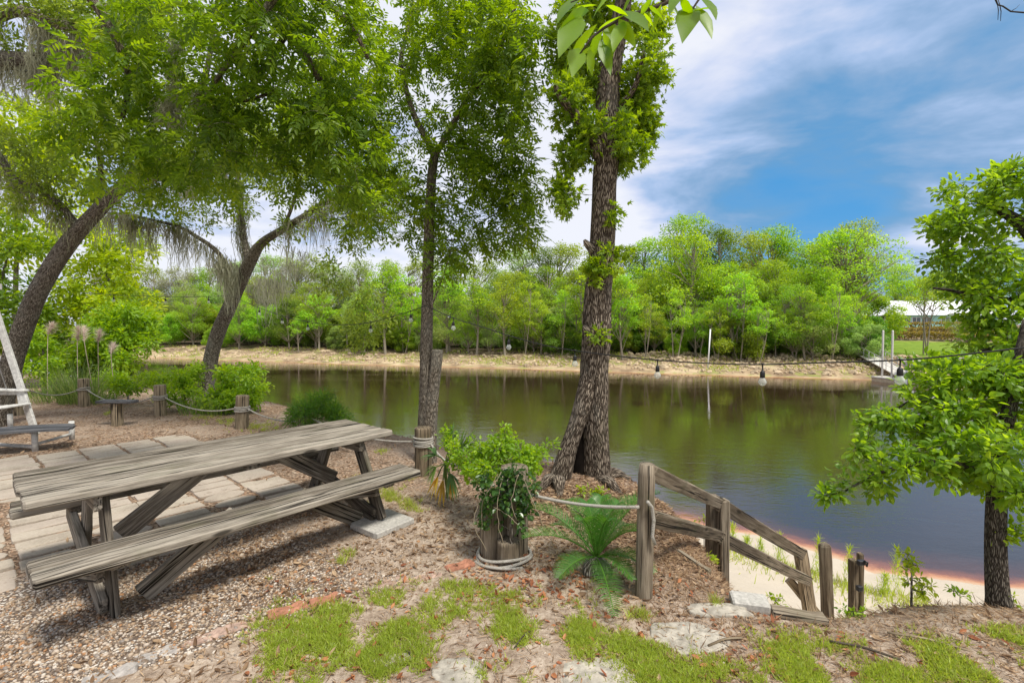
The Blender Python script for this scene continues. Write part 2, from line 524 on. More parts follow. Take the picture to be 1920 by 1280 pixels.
def _ground():
    t = NT("ground")
    p = pos(t)
    gravel, litter, sand, lawn, far, mud = (t.attr(k) for k in ("gravel", "litter", "sand", "lawn", "far", "mud"))
    nL = t.noise(p, 1.1, 5, .6)
    nM = t.noise(p, 6.0, 5, .65)
    nF = t.noise(p, 38.0, 4, .7)
    nX = t.noise(p, 150.0, 3, .7)
    # pale mulchy soil
    soil = t.ramp(t.math("ADD", t.math("MULTIPLY", nM, .6), t.math("MULTIPLY", nF, .5)),
                  [(.34, (.115, .08, .056)), (.5, (.28, .215, .16)), (.66, (.45, .37, .29)), (.8, (.55, .475, .395))])
    soil = t.mix(t.math("MULTIPLY", t.fr(nX, .5, .7), .5), soil, (.17, .12, .09))
    # gravel bed under the pebbles
    vc = t.voro(p, 62, "Color"); vd = t.voro(p, 62, "Distance")
    gcol = t.ramp(t.n("ShaderNodeSeparateColor", {0: vc}).outputs[0],
                  [(0, (.22, .17, .13)), (.25, (.44, .34, .24)), (.45, (.55, .47, .38)), (.6, (.40, .25, .14)), (.75, (.60, .55, .48)), (1, (.36, .32, .28))], "CONSTANT")
    gcol = t.mix(t.fr(vd, .42, .6), gcol, (.12, .09, .07))
    # brown leaf litter
    lp = t.n("ShaderNodeVectorMath", {0: p, 1: t.n("ShaderNodeVectorMath", {0: t.noise(p, 9, 2, out=1), 1: (.12, .12, .12)}, operation="MULTIPLY").outputs[0]}, operation="ADD").outputs[0]
    lv = t.voro(t.scale(lp, 1, 1.9, 1), 34, "Color"); ld = t.voro(t.scale(lp, 1, 1.9, 1), 34, "Distance")
    lcol = t.ramp(t.n("ShaderNodeSeparateColor", {0: lv}).outputs[1],
                  [(0, (.12, .075, .05)), (.3, (.24, .165, .11)), (.55, (.38, .28, .20)), (.75, (.29, .17, .10)), (1, (.46, .37, .28))])
    lcol = t.mix(t.fr(ld, .4, .75), lcol, (.09, .06, .04))

    def msk(a, br=.6):
        return t.fr(t.math("ADD", a, t.math("MULTIPLY", t.math("SUBTRACT", t.math("ADD", t.math("MULTIPLY", nL, .5), t.math("MULTIPLY", nM, .5)), .5), br)), .38, .62)
    col = soil
    col = t.mix(msk(litter, 1.3), col, lcol)
    col = t.mix(msk(gravel, .9), col, gcol)
    sandc = t.ramp(t.math("ADD", t.math("MULTIPLY", nM, .5), t.math("MULTIPLY", nF, .5)), [(.35, (.44, .38, .30)), (.6, (.47, .41, .33))])
    col = t.mix(msk(sand, .5), col, sandc)
    # far bank
    nB = t.noise(t.scale(p, .35, .35, 2.0), 1.0, 5, .65)
    farc = t.ramp(nB, [(.3, (.15, .10, .065)), (.5, (.34, .25, .155)), (.72, (.52, .42, .27))])
    farc = t.mix(t.math("MULTIPLY", t.fr(t.noise(p, .5, 4, .7), .5, .62), .7), farc, (.20, .24, .05))
    zc = t.n("ShaderNodeSeparateXYZ", {0: p}).outputs[2]
    farc = t.mix(t.math("MULTIPLY", t.fr(zc, -3.1, -2.3), t.fr(t.noise(t.scale(p, .8, .8, 3), 1.0, 4, .7), .38, .6)), farc, (.13, .085, .06))
    col = t.mix(far, col, farc)
    lawnc = t.ramp(t.noise(p, 1.2, 4, .7), [(.3, (.10, .17, .02)), (.7, (.20, .28, .035))])
    col = t.mix(lawn, col, lawnc)
    mudc = t.ramp(nM, [(.3, (.03, .022, .016)), (.7, (.075, .055, .04))])
    col = t.mix(mud, col, mudc)
    h = t.math("ADD", t.math("ADD", t.math("MULTIPLY", nF, .5), t.math("MULTIPLY", nX, .3)), t.math("MULTIPLY", nM, .8))
    return t.done(t.bsdf(col, .95, .1, t.bump(h, .7, .02)))


M["ground"] = _ground()


def _paver():
    t = NT("paver_concrete")
    p = pos(t); ti = t.attr("tint")
    n = t.noise(p, 60, 4, .7); n2 = t.noise(p, 2.5, 4, .6); n3 = t.noise(p, 9, 5, .7)
    col = t.ramp(t.math("ADD", t.math("MULTIPLY", n, .45), t.math("MULTIPLY", n2, .55)), [(.3, (.20, .168, .13)), (.5, (.36, .31, .248)), (.7, (.47, .415, .34))])
    col = t.mix(t.math("MULTIPLY", t.math("SUBTRACT", ti, .3), .5), col, (.36, .29, .25))
    col = t.mix(t.math("MULTIPLY", t.fr(n3, .56, .72), .7), col, (.17, .13, .10))
    return t.done(t.bsdf(col, .92, .12, t.bump(n, .6, .003)))


M["paver"] = _paver()


def _water():
    t = NT("river_water")
    p = pos(t); dep = t.attr("depth")
    dep = t.math("ADD", dep, t.math("MULTIPLY", t.math("SUBTRACT", t.math("ADD", t.math("MULTIPLY", t.noise(p, 3.0, 4, .7), .6), t.math("MULTIPLY", t.noise(p, 14.0, 3, .7), .4)), .5), t.math("MULTIPLY", t.fr(dep, 0, .05), .16)))
    body = t.ramp(dep, [(0, (.55, .36, .19)), (.035, (.46, .20, .07)), (.09, (.22, .075, .025)), (.2, (.075, .032, .014)), (.45, (.034, .021, .010))])
    w1 = t.noise(t.scale(p, .55, 1.1, 1), 1.6, 3, .55, .6)
    w2 = t.noise(t.scale(p, .8, 1.6, 1), 6.5, 3, .6, .3)
    calm = t.noise(t.scale(p, .05, .16, 1), 1.0, 3, .5)
    h = t.math("ADD", t.math("MULTIPLY", w1, .6), t.math("MULTIPLY", w2, .25))
    st = t.fr(calm, .38, .64, .15, 1.0)
    nb = t.n("ShaderNodeBump", {"Height": h, "Strength": st, "Distance": .018})
    b = t.bsdf(body, .035, 1.0, nb.outputs[0], IOR=1.65)
    return t.done(b)


M["water"] = _water()

# ------------------------------------------------------------------ light, sky
EXPO = 0.92
S.view_settings.view_transform = "Standard"
S.view_settings.look = "None"
S.view_settings.exposure = EXPO
S.view_settings.gamma = 1.0
S.render.engine = "CYCLES"
S.cycles.max_bounces = 8
S.cycles.transparent_max_bounces = 12
S.cycles.use_denoising = True
try:
    S.cycles.denoiser = "OPENIMAGEDENOISE"
    S.cycles.denoising_input_passes = "RGB_ALBEDO_NORMAL"
except Exception:
    pass
S.cycles.sample_clamp_indirect = 6.0

sun_dir = nrm(np.array([.34, -.36, .95]))
el = math.asin(sun_dir[2]); az = math.atan2(sun_dir[0], sun_dir[1])
sl = bpy.data.lights.new("sun", "SUN"); sl.energy = 2.7; sl.angle = math.radians(13); sl.color = (1, .955, .87)
so = bpy.data.objects.new("sun", sl); COL.objects.link(so)
from mathutils import Vector
so.rotation_euler = Vector(tuple(-sun_dir)).to_track_quat("-Z", "Y").to_euler()

W = bpy.data.worlds.new("World"); S.world = W; W.use_nodes = True
wt = NT.__new__(NT); wt.t = W.node_tree; wt.t.nodes.clear()
wout = wt.t.nodes.new("ShaderNodeOutputWorld")
bg = wt.t.nodes.new("ShaderNodeBackground"); bg.inputs[1].default_value = 0.1
wt.t.links.new(bg.outputs[0], wout.inputs[0])
sky = wt.n("ShaderNodeTexSky", sky_type="NISHITA", sun_disc=False, sun_elevation=el, sun_rotation=az)
gen = wt.n("ShaderNodeTexCoord").outputs["Generated"]
sep = wt.n("ShaderNodeSeparateXYZ", {0: gen})
zz = wt.math("MAXIMUM", wt.math("ADD", sep.outputs[2], .16), .06)
pu = wt.math("DIVIDE", sep.outputs[0], zz); pv = wt.math("DIVIDE", sep.outputs[1], zz)
cp = wt.n("ShaderNodeCombineXYZ", {0: pu, 1: pv, 2: 0.0}).outputs[0]


def skydir(px, py):
    q = P(px, py, 100.0) - np.array([0, 0, CZ]); return nrm(q)


def patch(px, py, r0, r1):
    d = skydir(px, py)
    dt = wt.n("ShaderNodeVectorMath", {0: gen, 1: tuple(d)}, operation="DOT_PRODUCT").outputs["Value"]
    return wt.fr(dt, math.cos(math.radians(r0)), math.cos(math.radians(r1)))


def skyc(r, g, b):
    k = 10.0 / 2 ** EXPO
    return (r * k, g * k, b * k)


n1 = wt.noise(wt.scale(cp, .62, .85, 1, (3.1, 1.7, 0)), 1.0, 6, .52, .35)
n2 = wt.noise(wt.scale(cp, 1.5, 2.2, 1, (8.1, 4.7, 0)), 1.0, 6, .55, .5)
n3 = wt.noise(wt.scale(gen, 3.5, 3.5, 9.0, (1, 2, .3)), 1.0, 5, .55, .3)
nn = wt.math("ADD", wt.math("ADD", wt.math("MULTIPLY", wt.math("SUBTRACT", n1, .12), .5), wt.math("MULTIPLY", n2, .36)), wt.math("MULTIPLY", n3, .36))
dk = wt.math("ADD", wt.math("MULTIPLY", patch(1500, 330, 32, 2), .165), wt.math("MULTIPLY", patch(1420, 395, 17, 0.5), .13))
dk = wt.math("ADD", dk, wt.math("MULTIPLY", patch(1780, 262, 20, 2), .07))
dk = wt.math("ADD", dk, wt.math("MULTIPLY", patch(1780, 200, 38, 6), .045))
dk = wt.math("SUBTRACT", dk, wt.math("MULTIPLY", patch(1180, 120, 20, 3), .09))
dk = wt.math("SUBTRACT", dk, wt.math("MULTIPLY", patch(1080, 440, 9, 1), .18))
dk = wt.math("SUBTRACT", dk, wt.math("MULTIPLY", patch(1730, 440, 5, 1), .10))
dk = wt.math("SUBTRACT", dk, wt.math("MULTIPLY", patch(1620, 20, 16, 3), .04))
cl = wt.math("SUBTRACT", wt.math("ADD", wt.math("MULTIPLY", wt.math("SUBTRACT", nn, .5), 1.45), .5), dk)
cc = wt.ramp(wt.fr(cl, -.02, .70), [(0, skyc(.02, .30, .70)), (.24, skyc(.12, .34, .63)), (.42, skyc(.26, .43, .68)), (.58, skyc(.42, .57, .84)), (.76, skyc(.68, .75, .95)), (.92, skyc(.90, .92, 1.0))])
skyk = wt.n("ShaderNodeVectorMath", {0: sky.outputs[0], 1: (1.0, 1.0, 1.0)}, operation="MULTIPLY").outputs[0]
# open blue gaps keep part of the plain sky
mixc = wt.mix(wt.fr(cl, .1, .35, .82, .95), skyk, cc)
wt.t.links.new(mixc, bg.inputs[0])

# ------------------------------------------------------------------ terrain
ZW = -3.60
NEAR_EDGE = np.array([(-420, 150), (-70, 42), (-24, 21), (-13, 15.5), (-9, 12.6), (-5.6, 11.0), (-2.6, 8.3), (-.9, 6.75), (.3, 6.1), (1.15, 5.7), (1.35, 4.6), (1.28, 3.75)]
                     + [tuple(G(*q)[:2]) for q in ((1335, 1092), (1450, 1132), (1560, 1156), (1700, 1134), (1900, 1134))]
                     + [(5.5, 2.55), (9, 1.6), (20, -2), (60, -20), (300, -130)])
FAR_EDGE = np.array([(-420, 180), (-150, 108), (-59, 80), (-23.6, 66.8), (0, 60), (18.6, 52.8), (30, 49), (34.8, 47.8), (75, 32), (200, -45), (400, -160)])


def sdist(x, y, L):
    best = np.full(x.shape, 1e9); sgn = np.ones(x.shape)
    for (ax, ay), (bx, by) in zip(L[:-1], L[1:]):
        dx, dy = bx - ax, by - ay
        t = np.clip(((x - ax) * dx + (y - ay) * dy) / (dx * dx + dy * dy), 0, 1)
        d = np.hypot(x - ax - t * dx, y - ay - t * dy)
        c = dx * (y - ay) - dy * (x - ax)
        m = d < best - 1e-9
        sgn = np.where(m, np.where(c > 0, 1.0, -1.0), sgn)
        best = np.where(m, d, best)
    return best * sgn


def H(x, y):
    x = np.asarray(x, float); y = np.asarray(y, float)
    s = sdist(x, y, NEAR_EDGE)
    s = s + (fbm(x * 1.1, y * 1.1, 3, 3) - .5) * .5 * sstep(-.5, 1.5, s)
    hn0 = np.interp(s, [-4, -1.2, -.25, .05, .3, .8, 1.5, 2.6, 4.2, 8, 9, 11, 22], [0, 0, 0, -.06, -.34, -.95, -1.6, -2.25, -2.8, -3.6, -4.05, -4.9, -6.5])
    hn = np.interp(s, [-4, -1.2, -.25, .1, .5, 1.0, 2.0, 3.6, 5, 8, 11, 22], [0, 0, .0, -.06, -.36, -.78, -1.40, -2.15, -2.75, -3.6, -4.6, -6.5])
    wr = sstep(1.3, 2.3, x); hn = hn * (1 - wr) + hn0 * wr
    near = 1 - sstep(9, 16, s)
    hn = hn + near * ((fbm(x * .9, y * .9, 5, 3) - .5) * .07 + (fbm(x * 5, y * 5, 9, 3) - .5) * .028 + (fbm(x * 16, y * 16, 19, 2) - .5) * .010)
    hn = hn + .10 * np.exp(-((x - .75) ** 2 + (y - 5.1) ** 2) / .6)
    hn = hn + .05 * np.exp(-((x - 2.6) ** 2 + (y - 2.6) ** 2) / .5)
    s2 = sdist(x, y, FAR_EDGE)
    s2 = s2 + (fbm(x * .16, y * .16, 31, 4) - .5) * 3.0 * sstep(-2, 2, s2)
    hf = np.interp(s2, [-22, -8, 0, 1.6, 5, 8, 14, 40, 400], [-6, -4.6, -3.6, -3.25, -2.5, -2.0, -1.8, -1.3, -.5])
    hill = np.interp(s2, [14, 35, 38, 42, 44, 48, 50, 56, 90], [0, .35, .8, .85, 1.6, 1.65, 2.4, 2.55, 2.7])
    hf = hf + hill * sstep(14, 34, x) + sstep(1, 6, s2) * (1 - sstep(9, 13, s2)) * (fbm(x * .5, y * .5, 41, 4) - .5) * .7
    return np.maximum(hn, hf)


def h1(x, y):
    return float(H(np.array([x]), np.array([y]))[0])


def grow(a, st, k, mx, end):
    out = [a]
    while abs(out[-1]) < abs(end):
        st = min(st * k, mx) if abs(out[-1]) < 95 else st * 1.35
        out.append(out[-1] + math.copysign(st, end - a))
    return out[1:]


gx = np.array(sorted(set(np.round(np.concatenate([np.arange(-11, 8.01, .09), grow(8, .09, 1.13, 1.5, 900), grow(-11, .09, 1.13, 1.5, -900)]), 4))))
gy = np.array(sorted(set(np.round(np.concatenate([np.arange(.6, 12.01, .09), grow(12, .09, 1.12, 1.1, 1500), grow(.6, .15, 1.4, 12, -220)]), 4))))
XX, YY = np.meshgrid(gx, gy)
HH = H(XX.ravel(), YY.ravel()).reshape(XX.shape)
SN = sdist(XX.ravel(), YY.ravel(), NEAR_EDGE).reshape(XX.shape)
SF = sdist(XX.ravel(), YY.ravel(), FAR_EDGE).reshape(XX.shape)
ny, nx = XX.shape

# picnic table frame (also carries the patio and the gravel bed)
TC = np.array([-2.159, 3.731, 0]); TA = .867
TU = np.array([math.cos(TA), math.sin(TA), 0]); TV = np.array([-math.sin(TA), math.cos(TA), 0])


def tp(u, v, z=0.0):
    return TC + TU * u + TV * v + np.array([0, 0, z])


B0, B1 = G(60, 1330), G(935, 1038)
bd = nrm(B1 - B0); bn = np.array([-bd[1], bd[0], 0])


def masks(x, y):
    s = sdist(x, y, NEAR_EDGE); s2 = sdist(x, y, FAR_EDGE)
    sb = (x - B0[0]) * bn[0] + (y - B0[1]) * bn[1]
    al = (x - B0[0]) * bd[0] + (y - B0[1]) * bd[1]
    u = (x - TC[0]) * TU[0] + (y - TC[1]) * TU[1]; v = (x - TC[0]) * TV[0] + (y - TC[1]) * TV[1]
    gravel = sstep(-.08, .1, sb) * (1 - sstep(.1, 1.3, u)) * (1 - sstep(.4, .8, v)) * (.9 - .35 * sstep(-1.0, .4, u))
    litter = .55 * sstep(3.9, 5.5, y) * (1 - sstep(.5, 3, s)) + .8 * np.exp(-((x - .8) ** 2 + (y - 4.4) ** 2) / 1.2) + .5 * np.exp(-((x + 2.0) ** 2 + (y - 3.3) ** 2) / .6) + .30 * sstep(-1.2, .0, s) * (1 - sstep(2, 3.5, s)) * sstep(.2, .6, x) * (1 - sstep(1.4, 2.0, x))
    litter = litter + ((u > -3.7) & (u < 1.0) & (v > .15) & (v < 4.9)) * .8
    litter = litter + .22 * gravel
    litter = np.clip(litter, 0, 1) * (s2 < -5)
    sand = (sstep(2.6, 4.2, s) + sstep(.75, 1.5, s) * sstep(1.7, 2.4, x)).clip(0, 1) * (s2 < -5)
    under = sstep(7.2, 9.5, s)
    far = sstep(-6, -2, s2)
    lawn = sstep(10.5, 13, s2) * sstep(30, 36, x) * (1 - sstep(36, 37, s2))
    mud = np.clip(sstep(8, 11, s2) * (1 - sstep(26, 31, x)), 0, 1) * .85
    return gravel, litter, sand, lawn, far, mud


mk = masks(XX.ravel(), YY.ravel())
V = np.stack([XX.ravel(), YY.ravel(), HH.ravel()], 1)
ii = (np.arange(ny - 1)[:, None] * nx + np.arange(nx - 1)[None, :]).ravel()
Q = np.stack([ii, ii + 1, ii + nx + 1, ii + nx], 1)
me = raw_mesh("ground", V, Q.ravel(), np.arange(len(Q)) * 4, True, dict(zip(("gravel", "litter", "sand", "lawn", "far", "mud"), mk)))
tag(link("ground", me, M["ground"]), kind="structure")

# river: the sheet only where the bed lies below its level
wet = (HH < ZW + .12)
qm = wet.ravel()[Q].any(1)
Qw = Q[qm]
used = np.unique(Qw); remap = np.full(nx * ny, -1); remap[used] = np.arange(len(used))
Vw = V[used].copy(); dep = np.clip((ZW - Vw[:, 2]) / 1.5, 0, 1); Vw[:, 2] = ZW
me = raw_mesh("river", Vw, remap[Qw].ravel(), np.arange(len(Qw)) * 4, True, {"depth": dep})
tag(link("river_water", me, M["water"]), kind="structure")

# ------------------------------------------------------------------ patio (one paved surface)
def ground_at(p):
    return h1(p[0], p[1])


def tz(u, v, dz=0.0):
    p = tp(u, v); p[2] = ground_at(p) + dz
    return p


pv_r = np.random.default_rng(3)
pm = MB()
cw, gap, pl = .385, .040, .205
k = 0
for ci in range(-11, 3):
    u0 = .96 - (2 - ci) * (cw + gap) - cw
    uc = u0 + cw / 2
    v = .22 + .05 * math.sin(ci * 2.1) + (.10 if ci == 2 else 0)
    if u0 < -1.0: v = .30 + .1 * pv_r.random()
    vmax = 4.75 if uc > -.3 else (4.6 if uc > -1.2 else 3.6)
    j = 0
    while v < vmax:
        if uc < -3.9: break
        ln = pl * (1 + pv_r.normal(0, .02))
        c = tz(uc + pv_r.normal(0, .008), v + ln / 2)
        sk = False
        # round stepping pads in some bays
        rd = (ci in (1, -1, -3)) and (3 <= j <= 4 or 9 <= j <= 10)
        if rd:
            a = np.arange(14) / 14 * 2 * PI
            rr = [c + np.outer(np.cos(a), TU) * cw * .47 * q + np.outer(np.sin(a), TV) * ln * .52 * q + np.array([0, 0, z]) for q, z in ((1, -.03), (1, .008), (.94, .014))]
            pm.loft(rr, rr, False, cap0=False)
        else:
            e = TU * (cw / 2) * (1 + pv_r.normal(0, .01)) + TV * pv_r.normal(0, .004) + np.array([0, 0, pv_r.normal(0, .003)])
            c2 = c + np.array([0, 0, -.012 + pv_r.normal(0, .003)])
            pm.plank(c2 - e, c2 + e, (pv_r.normal(0, .012), pv_r.normal(0, .012), 1), ln - .026, .05, 2, .006, .0012)
        v += ln; j += 1
tag(pm.build("patio", M["paver"]), kind="structure")

# ------------------------------------------------------------------ picnic table
ZT, ZB = .748, .462
HL, HW = 1.185, .405
table = thing("picnic_table", tz(0, 0), "long weathered grey wooden picnic table with attached benches beside the patio", "picnic table", None)
b = MB()
n = 5; wp = (2 * HW - 4 * .020) / n
for i in range(n):
    vv = -HW + wp / 2 + i * (wp + .020)
    ex0, ex1 = random.uniform(-.012, .012), random.uniform(-.012, .012)
    b.plank(tp(-HL + ex0, vv, ZT - .024 + random.uniform(-.002, .002)), tp(HL + ex1, vv, ZT - .024), (0, 0, 1), wp, .052, 16, .010, .0016, warp=random.uniform(-.004, .004))
b.build("tabletop", M["table"], table)
for sg in (-1, 1):
    b = MB()
    for i in range(2):
        vv = sg * (.575 + i * .16)
        b.plank(tp(-HL + random.uniform(-.015, .015) + .0, vv, ZB - .024), tp(HL + random.uniform(-.015, .015), vv, ZB - .024), (0, 0, 1), .144, .052, 16, .010, .0014, warp=-.006)
    b.build("bench", M["table"], table)
for uu in (-.83, .93):
    for sg in (-1, 1):
        b = MB()
        top = tp(uu, sg * .22, ZT - .054); bot = tz(uu, sg * (.46 if uu < 0 else .58), -.03)
        if uu > 0: bot[2] = max(bot[2], ground_at(bot) + .052)
        b.plank(bot, top, TU, .135, .042, 8, .006, .001)
        b.build("leg", M["table"], table)
    s2_ = -.046
    for sg in (-1, 1):
        b = MB()
        bot = tz(uu + s2_ * (1 if sg > 0 else 1.95), -sg * (.44 if uu < 0 else .55), .03)
        if uu > 0 and sg > 0: bot[2] += .06
        b.plank(bot, tp(uu + s2_ * (1 if sg > 0 else 2), sg * .66, ZB - .10), TU, .125, .042, 8, .006, .001)
        b.build("bench_support", M["table"], table)
    for sg in (-1, 1):
        b = MB(); b.plank(tp(uu + s2_ * .3, sg * .50, ZB - .075), tp(uu + s2_ * .3, sg * .73, ZB - .075), (0, 0, 1), .09, .042, 3, .006, .001)
        b.build("bench_cleat", M["table"], table)
    b = MB()
    b.plank(tp(uu + s2_, -.37, ZT - .098), tp(uu + s2_, .37, ZT - .098), (0, 0, 1), .042, .092, 4, .006, .001)
    b.build("top_support", M["table"], table)
b = MB()
for uu in (-.83 + .0, .93):
    for sg in (-1, 1):
        for v_, z_ in ((.245, ZT - .10), (.275, ZT - .075), (.52 if uu > 0 else .40, .12 if uu > 0 else .09)):
            c_ = tp(uu + (-.022 if uu < 0 else -.022), sg * v_, z_); e_ = TU * (-.010)
            b.tube(np.array([c_ - e_ * .5, c_ + e_ * .6, c_ + e_ * .8]), [.011, .011, .006], 8)
ob_ = b.build("bolts", M["metal"], table); ob_["kind"] = "stuff"
for uu, ud in ((-.80 + .09, 1), (.93 - .09, -1)):
    b = MB()
    b.plank(tp(uu, 0.02, ZB - .16), tp(uu + ud * .58, 0.02, ZT - .055), TV, .13, .042, 6, .006, .001)
    b.build("brace", M["table"], table)
    b = MB()
    b.plank(tz(uu + ud * .02, -.42, .05), tp(uu + ud * .55, -.47, ZB - .06), TV, .13, .042, 6, .006, .001)
    b.build("brace", M["table"], table)
b = MB(); b.plank(tp(.0, -.36, ZT - .073), tp(.0, .36, ZT - .073), (0, 0, 1), .09, .042, 4, .006, .001); b.build("top_support", M["table"], table)
q = tz(.93, -.60); b = MB()
b.box(q + np.array([0, 0, .024]), .40, .36, .052, TA + .05, .008)
tag(b.build("paving_slab", M["concrete"], loc=q), "grey concrete block under the far foot of the picnic table", "paving slab", None)

# ------------------------------------------------------------------ edging bricks, flagstones
bricks = [(540, 1146, .50, "brick", "pinkish brick set in the ground, longest of the edging"), (612, 1126, .28, "brick", "orange brick lying at the corner of the grass"),
          (862, 1058, .30, "brick", "bright orange broken brick near the rope bound pilings"), (288, 1230, .55, "brickgrey", "grey dusty brick in the edging below the gravel"),
          (205, 1268, .5, "brickgrey", "grey brick in the edging at the bottom edge of the gravel"), (385, 1195, .4, "brickdirt", "half buried brown brick between gravel and grass"),
          (455, 1170, .4, "brickdirt", "half buried reddish brick between the grey and pink edging bricks"), (800, 1078, .45, "brickdirt", "dusty buried brick in pale sand beside the broken orange brick"),
          (735, 1090, .4, "brickdirt", "pale half buried brick in the sandy path above the grass")]
ang_b = math.atan2(bd[1], bd[0])
for i, (px, py, ln, m, lab) in enumerate(bricks):
    q = G(px, py); q[2] = ground_at(q)
    ln_ = {.5: .22, .28: .2}.get(ln, .21)
    b = MB()
    a = ang_b + random.uniform(-.08, .08)
    e = np.array([math.cos(a), math.sin(a), random.uniform(-.05, .05)]) * ln_ / 2
    dz = -.019 if m == "brick" else -.025
    b.plank(q - e + [0, 0, dz], q + e + [0, 0, dz], (random.uniform(-.08, .08), random.uniform(-.08, .08), 1), .095, .06, 5, .01, .004)
    tag(b.build("edging_brick", M[m], loc=q), lab, "brick", "edging bricks between gravel and grass")


def flag(px, py, rx, ry, lab, sq=False, dz=.009):
    q = G(px, py); q[2] = ground_at(q)
    r = np.random.default_rng(px)
    nn_ = 22
    a = np.arange(nn_) / nn_ * 2 * PI
    rad = 1 + (fbm(np.cos(a) * 1.6 + px, np.sin(a) * 1.6, 3, 3) - .5) * .7
    if sq: rad = rad * np.minimum(1 / np.maximum(abs(np.cos(a)), .01), 1 / np.maximum(abs(np.sin(a)), .01)).clip(0, 1.35)
    rings = []
    for s_, z in ((1.02, -.05), (1.0, dz * .5), (.96, dz * .9), (.8, dz), (.5, dz + .003), (.2, dz + .001)):
        x = q[0] + np.cos(a) * rad * rx * s_; y = q[1] + np.sin(a) * rad * ry * s_
        rings.append(np.stack([x, y, H(x, y) * .3 + q[2] * .7 + z + (fbm(x * 9, y * 9, 2, 3) - .5) * .012], 1))
    b = MB(); b.loft(rings, rings, True, cap0=False)
    tag(b.build("stepping_stone", M["stone"], loc=q), lab, "stepping stone", "stepping stones in the grass")


flag(1295, 1192, .22, .14, "large pale flagstone in front of the sago palm and the handrail post")
flag(1105, 1266, .24, .13, "pale flat stone cut by the bottom edge of the photo amid the grass")
flag(858, 1268, .13, .10, "small pale stone in the grass at the bottom left of the larger cut one")
flag(735, 1240, .10, .06, "smallest pale stone nearly covered by grass")
flag(1345, 1142, .19, .07, "sandy flat stone just behind the large flagstone", dz=.012)

q = G(1405, 1128); q[2] = ground_at(q); b = MB()
b.box(q + [0, 0, .0], .21, .14, .13, -.25, .012)
tag(b.build("concrete_block", M["concrete"], loc=q), "grey concrete block at the top of the bank steps", "concrete block")
b = MB(); p0, p1 = G(1268, 1045, -.1), G(1330, 1085, -.12)
b.plank(p0, p1, (0, 0, 1), .04, .14, 4, .006, .003)
tag(b.build("edging_board", M["rail"], loc=p0), "low wooden retaining board holding leaves beside the handrail", "retaining board")
b = MB(); p0, p1 = G(1450, 1146, 0) + [0, .02, -.02], G(1560, 1165, 0) + [0, .05, -.03]
b.plank(p0, p1, (0, 0, 1), .1, .06, 4, .008, .003)
tag(b.build("edging_board", M["rail"], loc=p0), "half buried step timber at the top of the bank below the loose posts", "step timber")

# ------------------------------------------------------------------ rope posts


def post(px, yb, yt, r, lab, wrap=None, nw=4, tilt=(0, 0), mat="post", z=None, loose=False):
    q = G(px, yb); q[2] = ground_at(q)
    hgt = (yb - yt) / F * q[1] * 1.0
    o = thing("rope_post", q, lab, "post", "round posts carrying the rope")
    b = MB()
    nz = 14
    zs = np.concatenate([[-.15], np.linspace(0, hgt - .015, nz), [hgt - .004, hgt]])
    pts = np.stack([q[0] + tilt[0] * zs, q[1] + tilt[1] * zs, q[2] + zs], 1)
    rr = np.full(len(zs), r); rr[-2] = r * .965; rr[-1] = r * .90
    b.tube(pts, rr, 20, amp=.022, seed=int(px), fr=2.5, fl=1.0, smooth=True)
    # grain along the post: lc.x is the length already
    b.build("post", M[mat], o)
    if wrap:
        w = MB()
        for i in range(nw):
            zc = hgt * wrap + (i - nw / 2) * .0215
            a = np.linspace(0, 2 * PI, 26)
            tl = random.uniform(-.012, .012) + (.03 * (i - 1) if loose else 0)
            w.tube(np.stack([q[0] + tilt[0] * zc + np.cos(a) * (r + .009), q[1] + np.sin(a) * (r + .009), q[2] + zc + tl * np.sin(a + i)], 1), .0115, 6, cap=False)
        w.build("rope_wrap", M["rope"], o)
    return q, hgt, o


posts = {}
posts["A"] = post(34, 778, 700, .085, "brown round post behind the swing frame, at the far left", .72, 3)
posts["B"] = post(158, 760, 708, .10, "round post under the pampas plumes with loose rope coils", .62, 3, loose=True)
posts["C"] = post(301, 778, 720, .10, "round post right of the small side table with a neat rope collar", .62, 4)
posts["D"] = post(453, 803, 740, .10, "leaning round post in front of the leaning oak with rope collar", .62, 4, tilt=(.05, 0))
posts["E"] = post(572, 826, 778, .12, "dark short stump post under the feathery green bush", None)
posts["F"] = post(794, 888, 800, .098, "round post right against the thin trunk, wrapped in white rope", .72, 5, mat="post")

# bound pilings
q = G(946, 1036); q[2] = ground_at(q)
pil = thing("bound_pilings", q, "cluster of three weathered pilings bound with rope at the base and overgrown by vine", "pilings")
b = MB()
for dx, dy, r, hgt in ((.075, .07, .105, .66), (-.085, .03, .10, .42), (.03, -.09, .085, .17)):
    zs = np.concatenate([[-.2], np.linspace(0, hgt - .01, 10), [hgt]])
    rr = np.full(len(zs), r); rr[-1] = r * .93
    m_ = MB(); m_.tube(np.stack([q[0] + dx + 0 * zs, q[1] + dy + 0 * zs, q[2] + zs], 1), rr, 22, amp=.03, seed=int(hgt * 100), fl=1.0)
    m_.build("piling", M["rail"], pil)
w = MB()
for i, (zc, rx) in enumerate(((.015, .205), (.042, .196), (.004, .226))):
    a = np.linspace(-PI * 1.15, PI * .35, 34)
    w.tube(np.stack([q[0] + np.cos(a) * rx, q[1] - .0 + np.sin(a) * (rx - .01), q[2] + zc - .015 * np.sin(a * 2 + i)], 1), .011, 7)
w.build("rope_binding", M["rope"], pil)


def rope(p0, p1, sag, lab, r=.011, extra=None):
    t = np.linspace(0, 1, 26)
    pts = p0[None] * (1 - t)[:, None] + p1[None] * t[:, None]
    pts[:, 2] -= sag * 4 * t * (1 - t)
    b = MB(); b.tube(pts, r, 7)
    if extra is not None: b.tube(extra, r, 7)
    return tag(b.build("hanging_rope", M["rope"], loc=p0), lab, "rope", "rope slung between the posts")


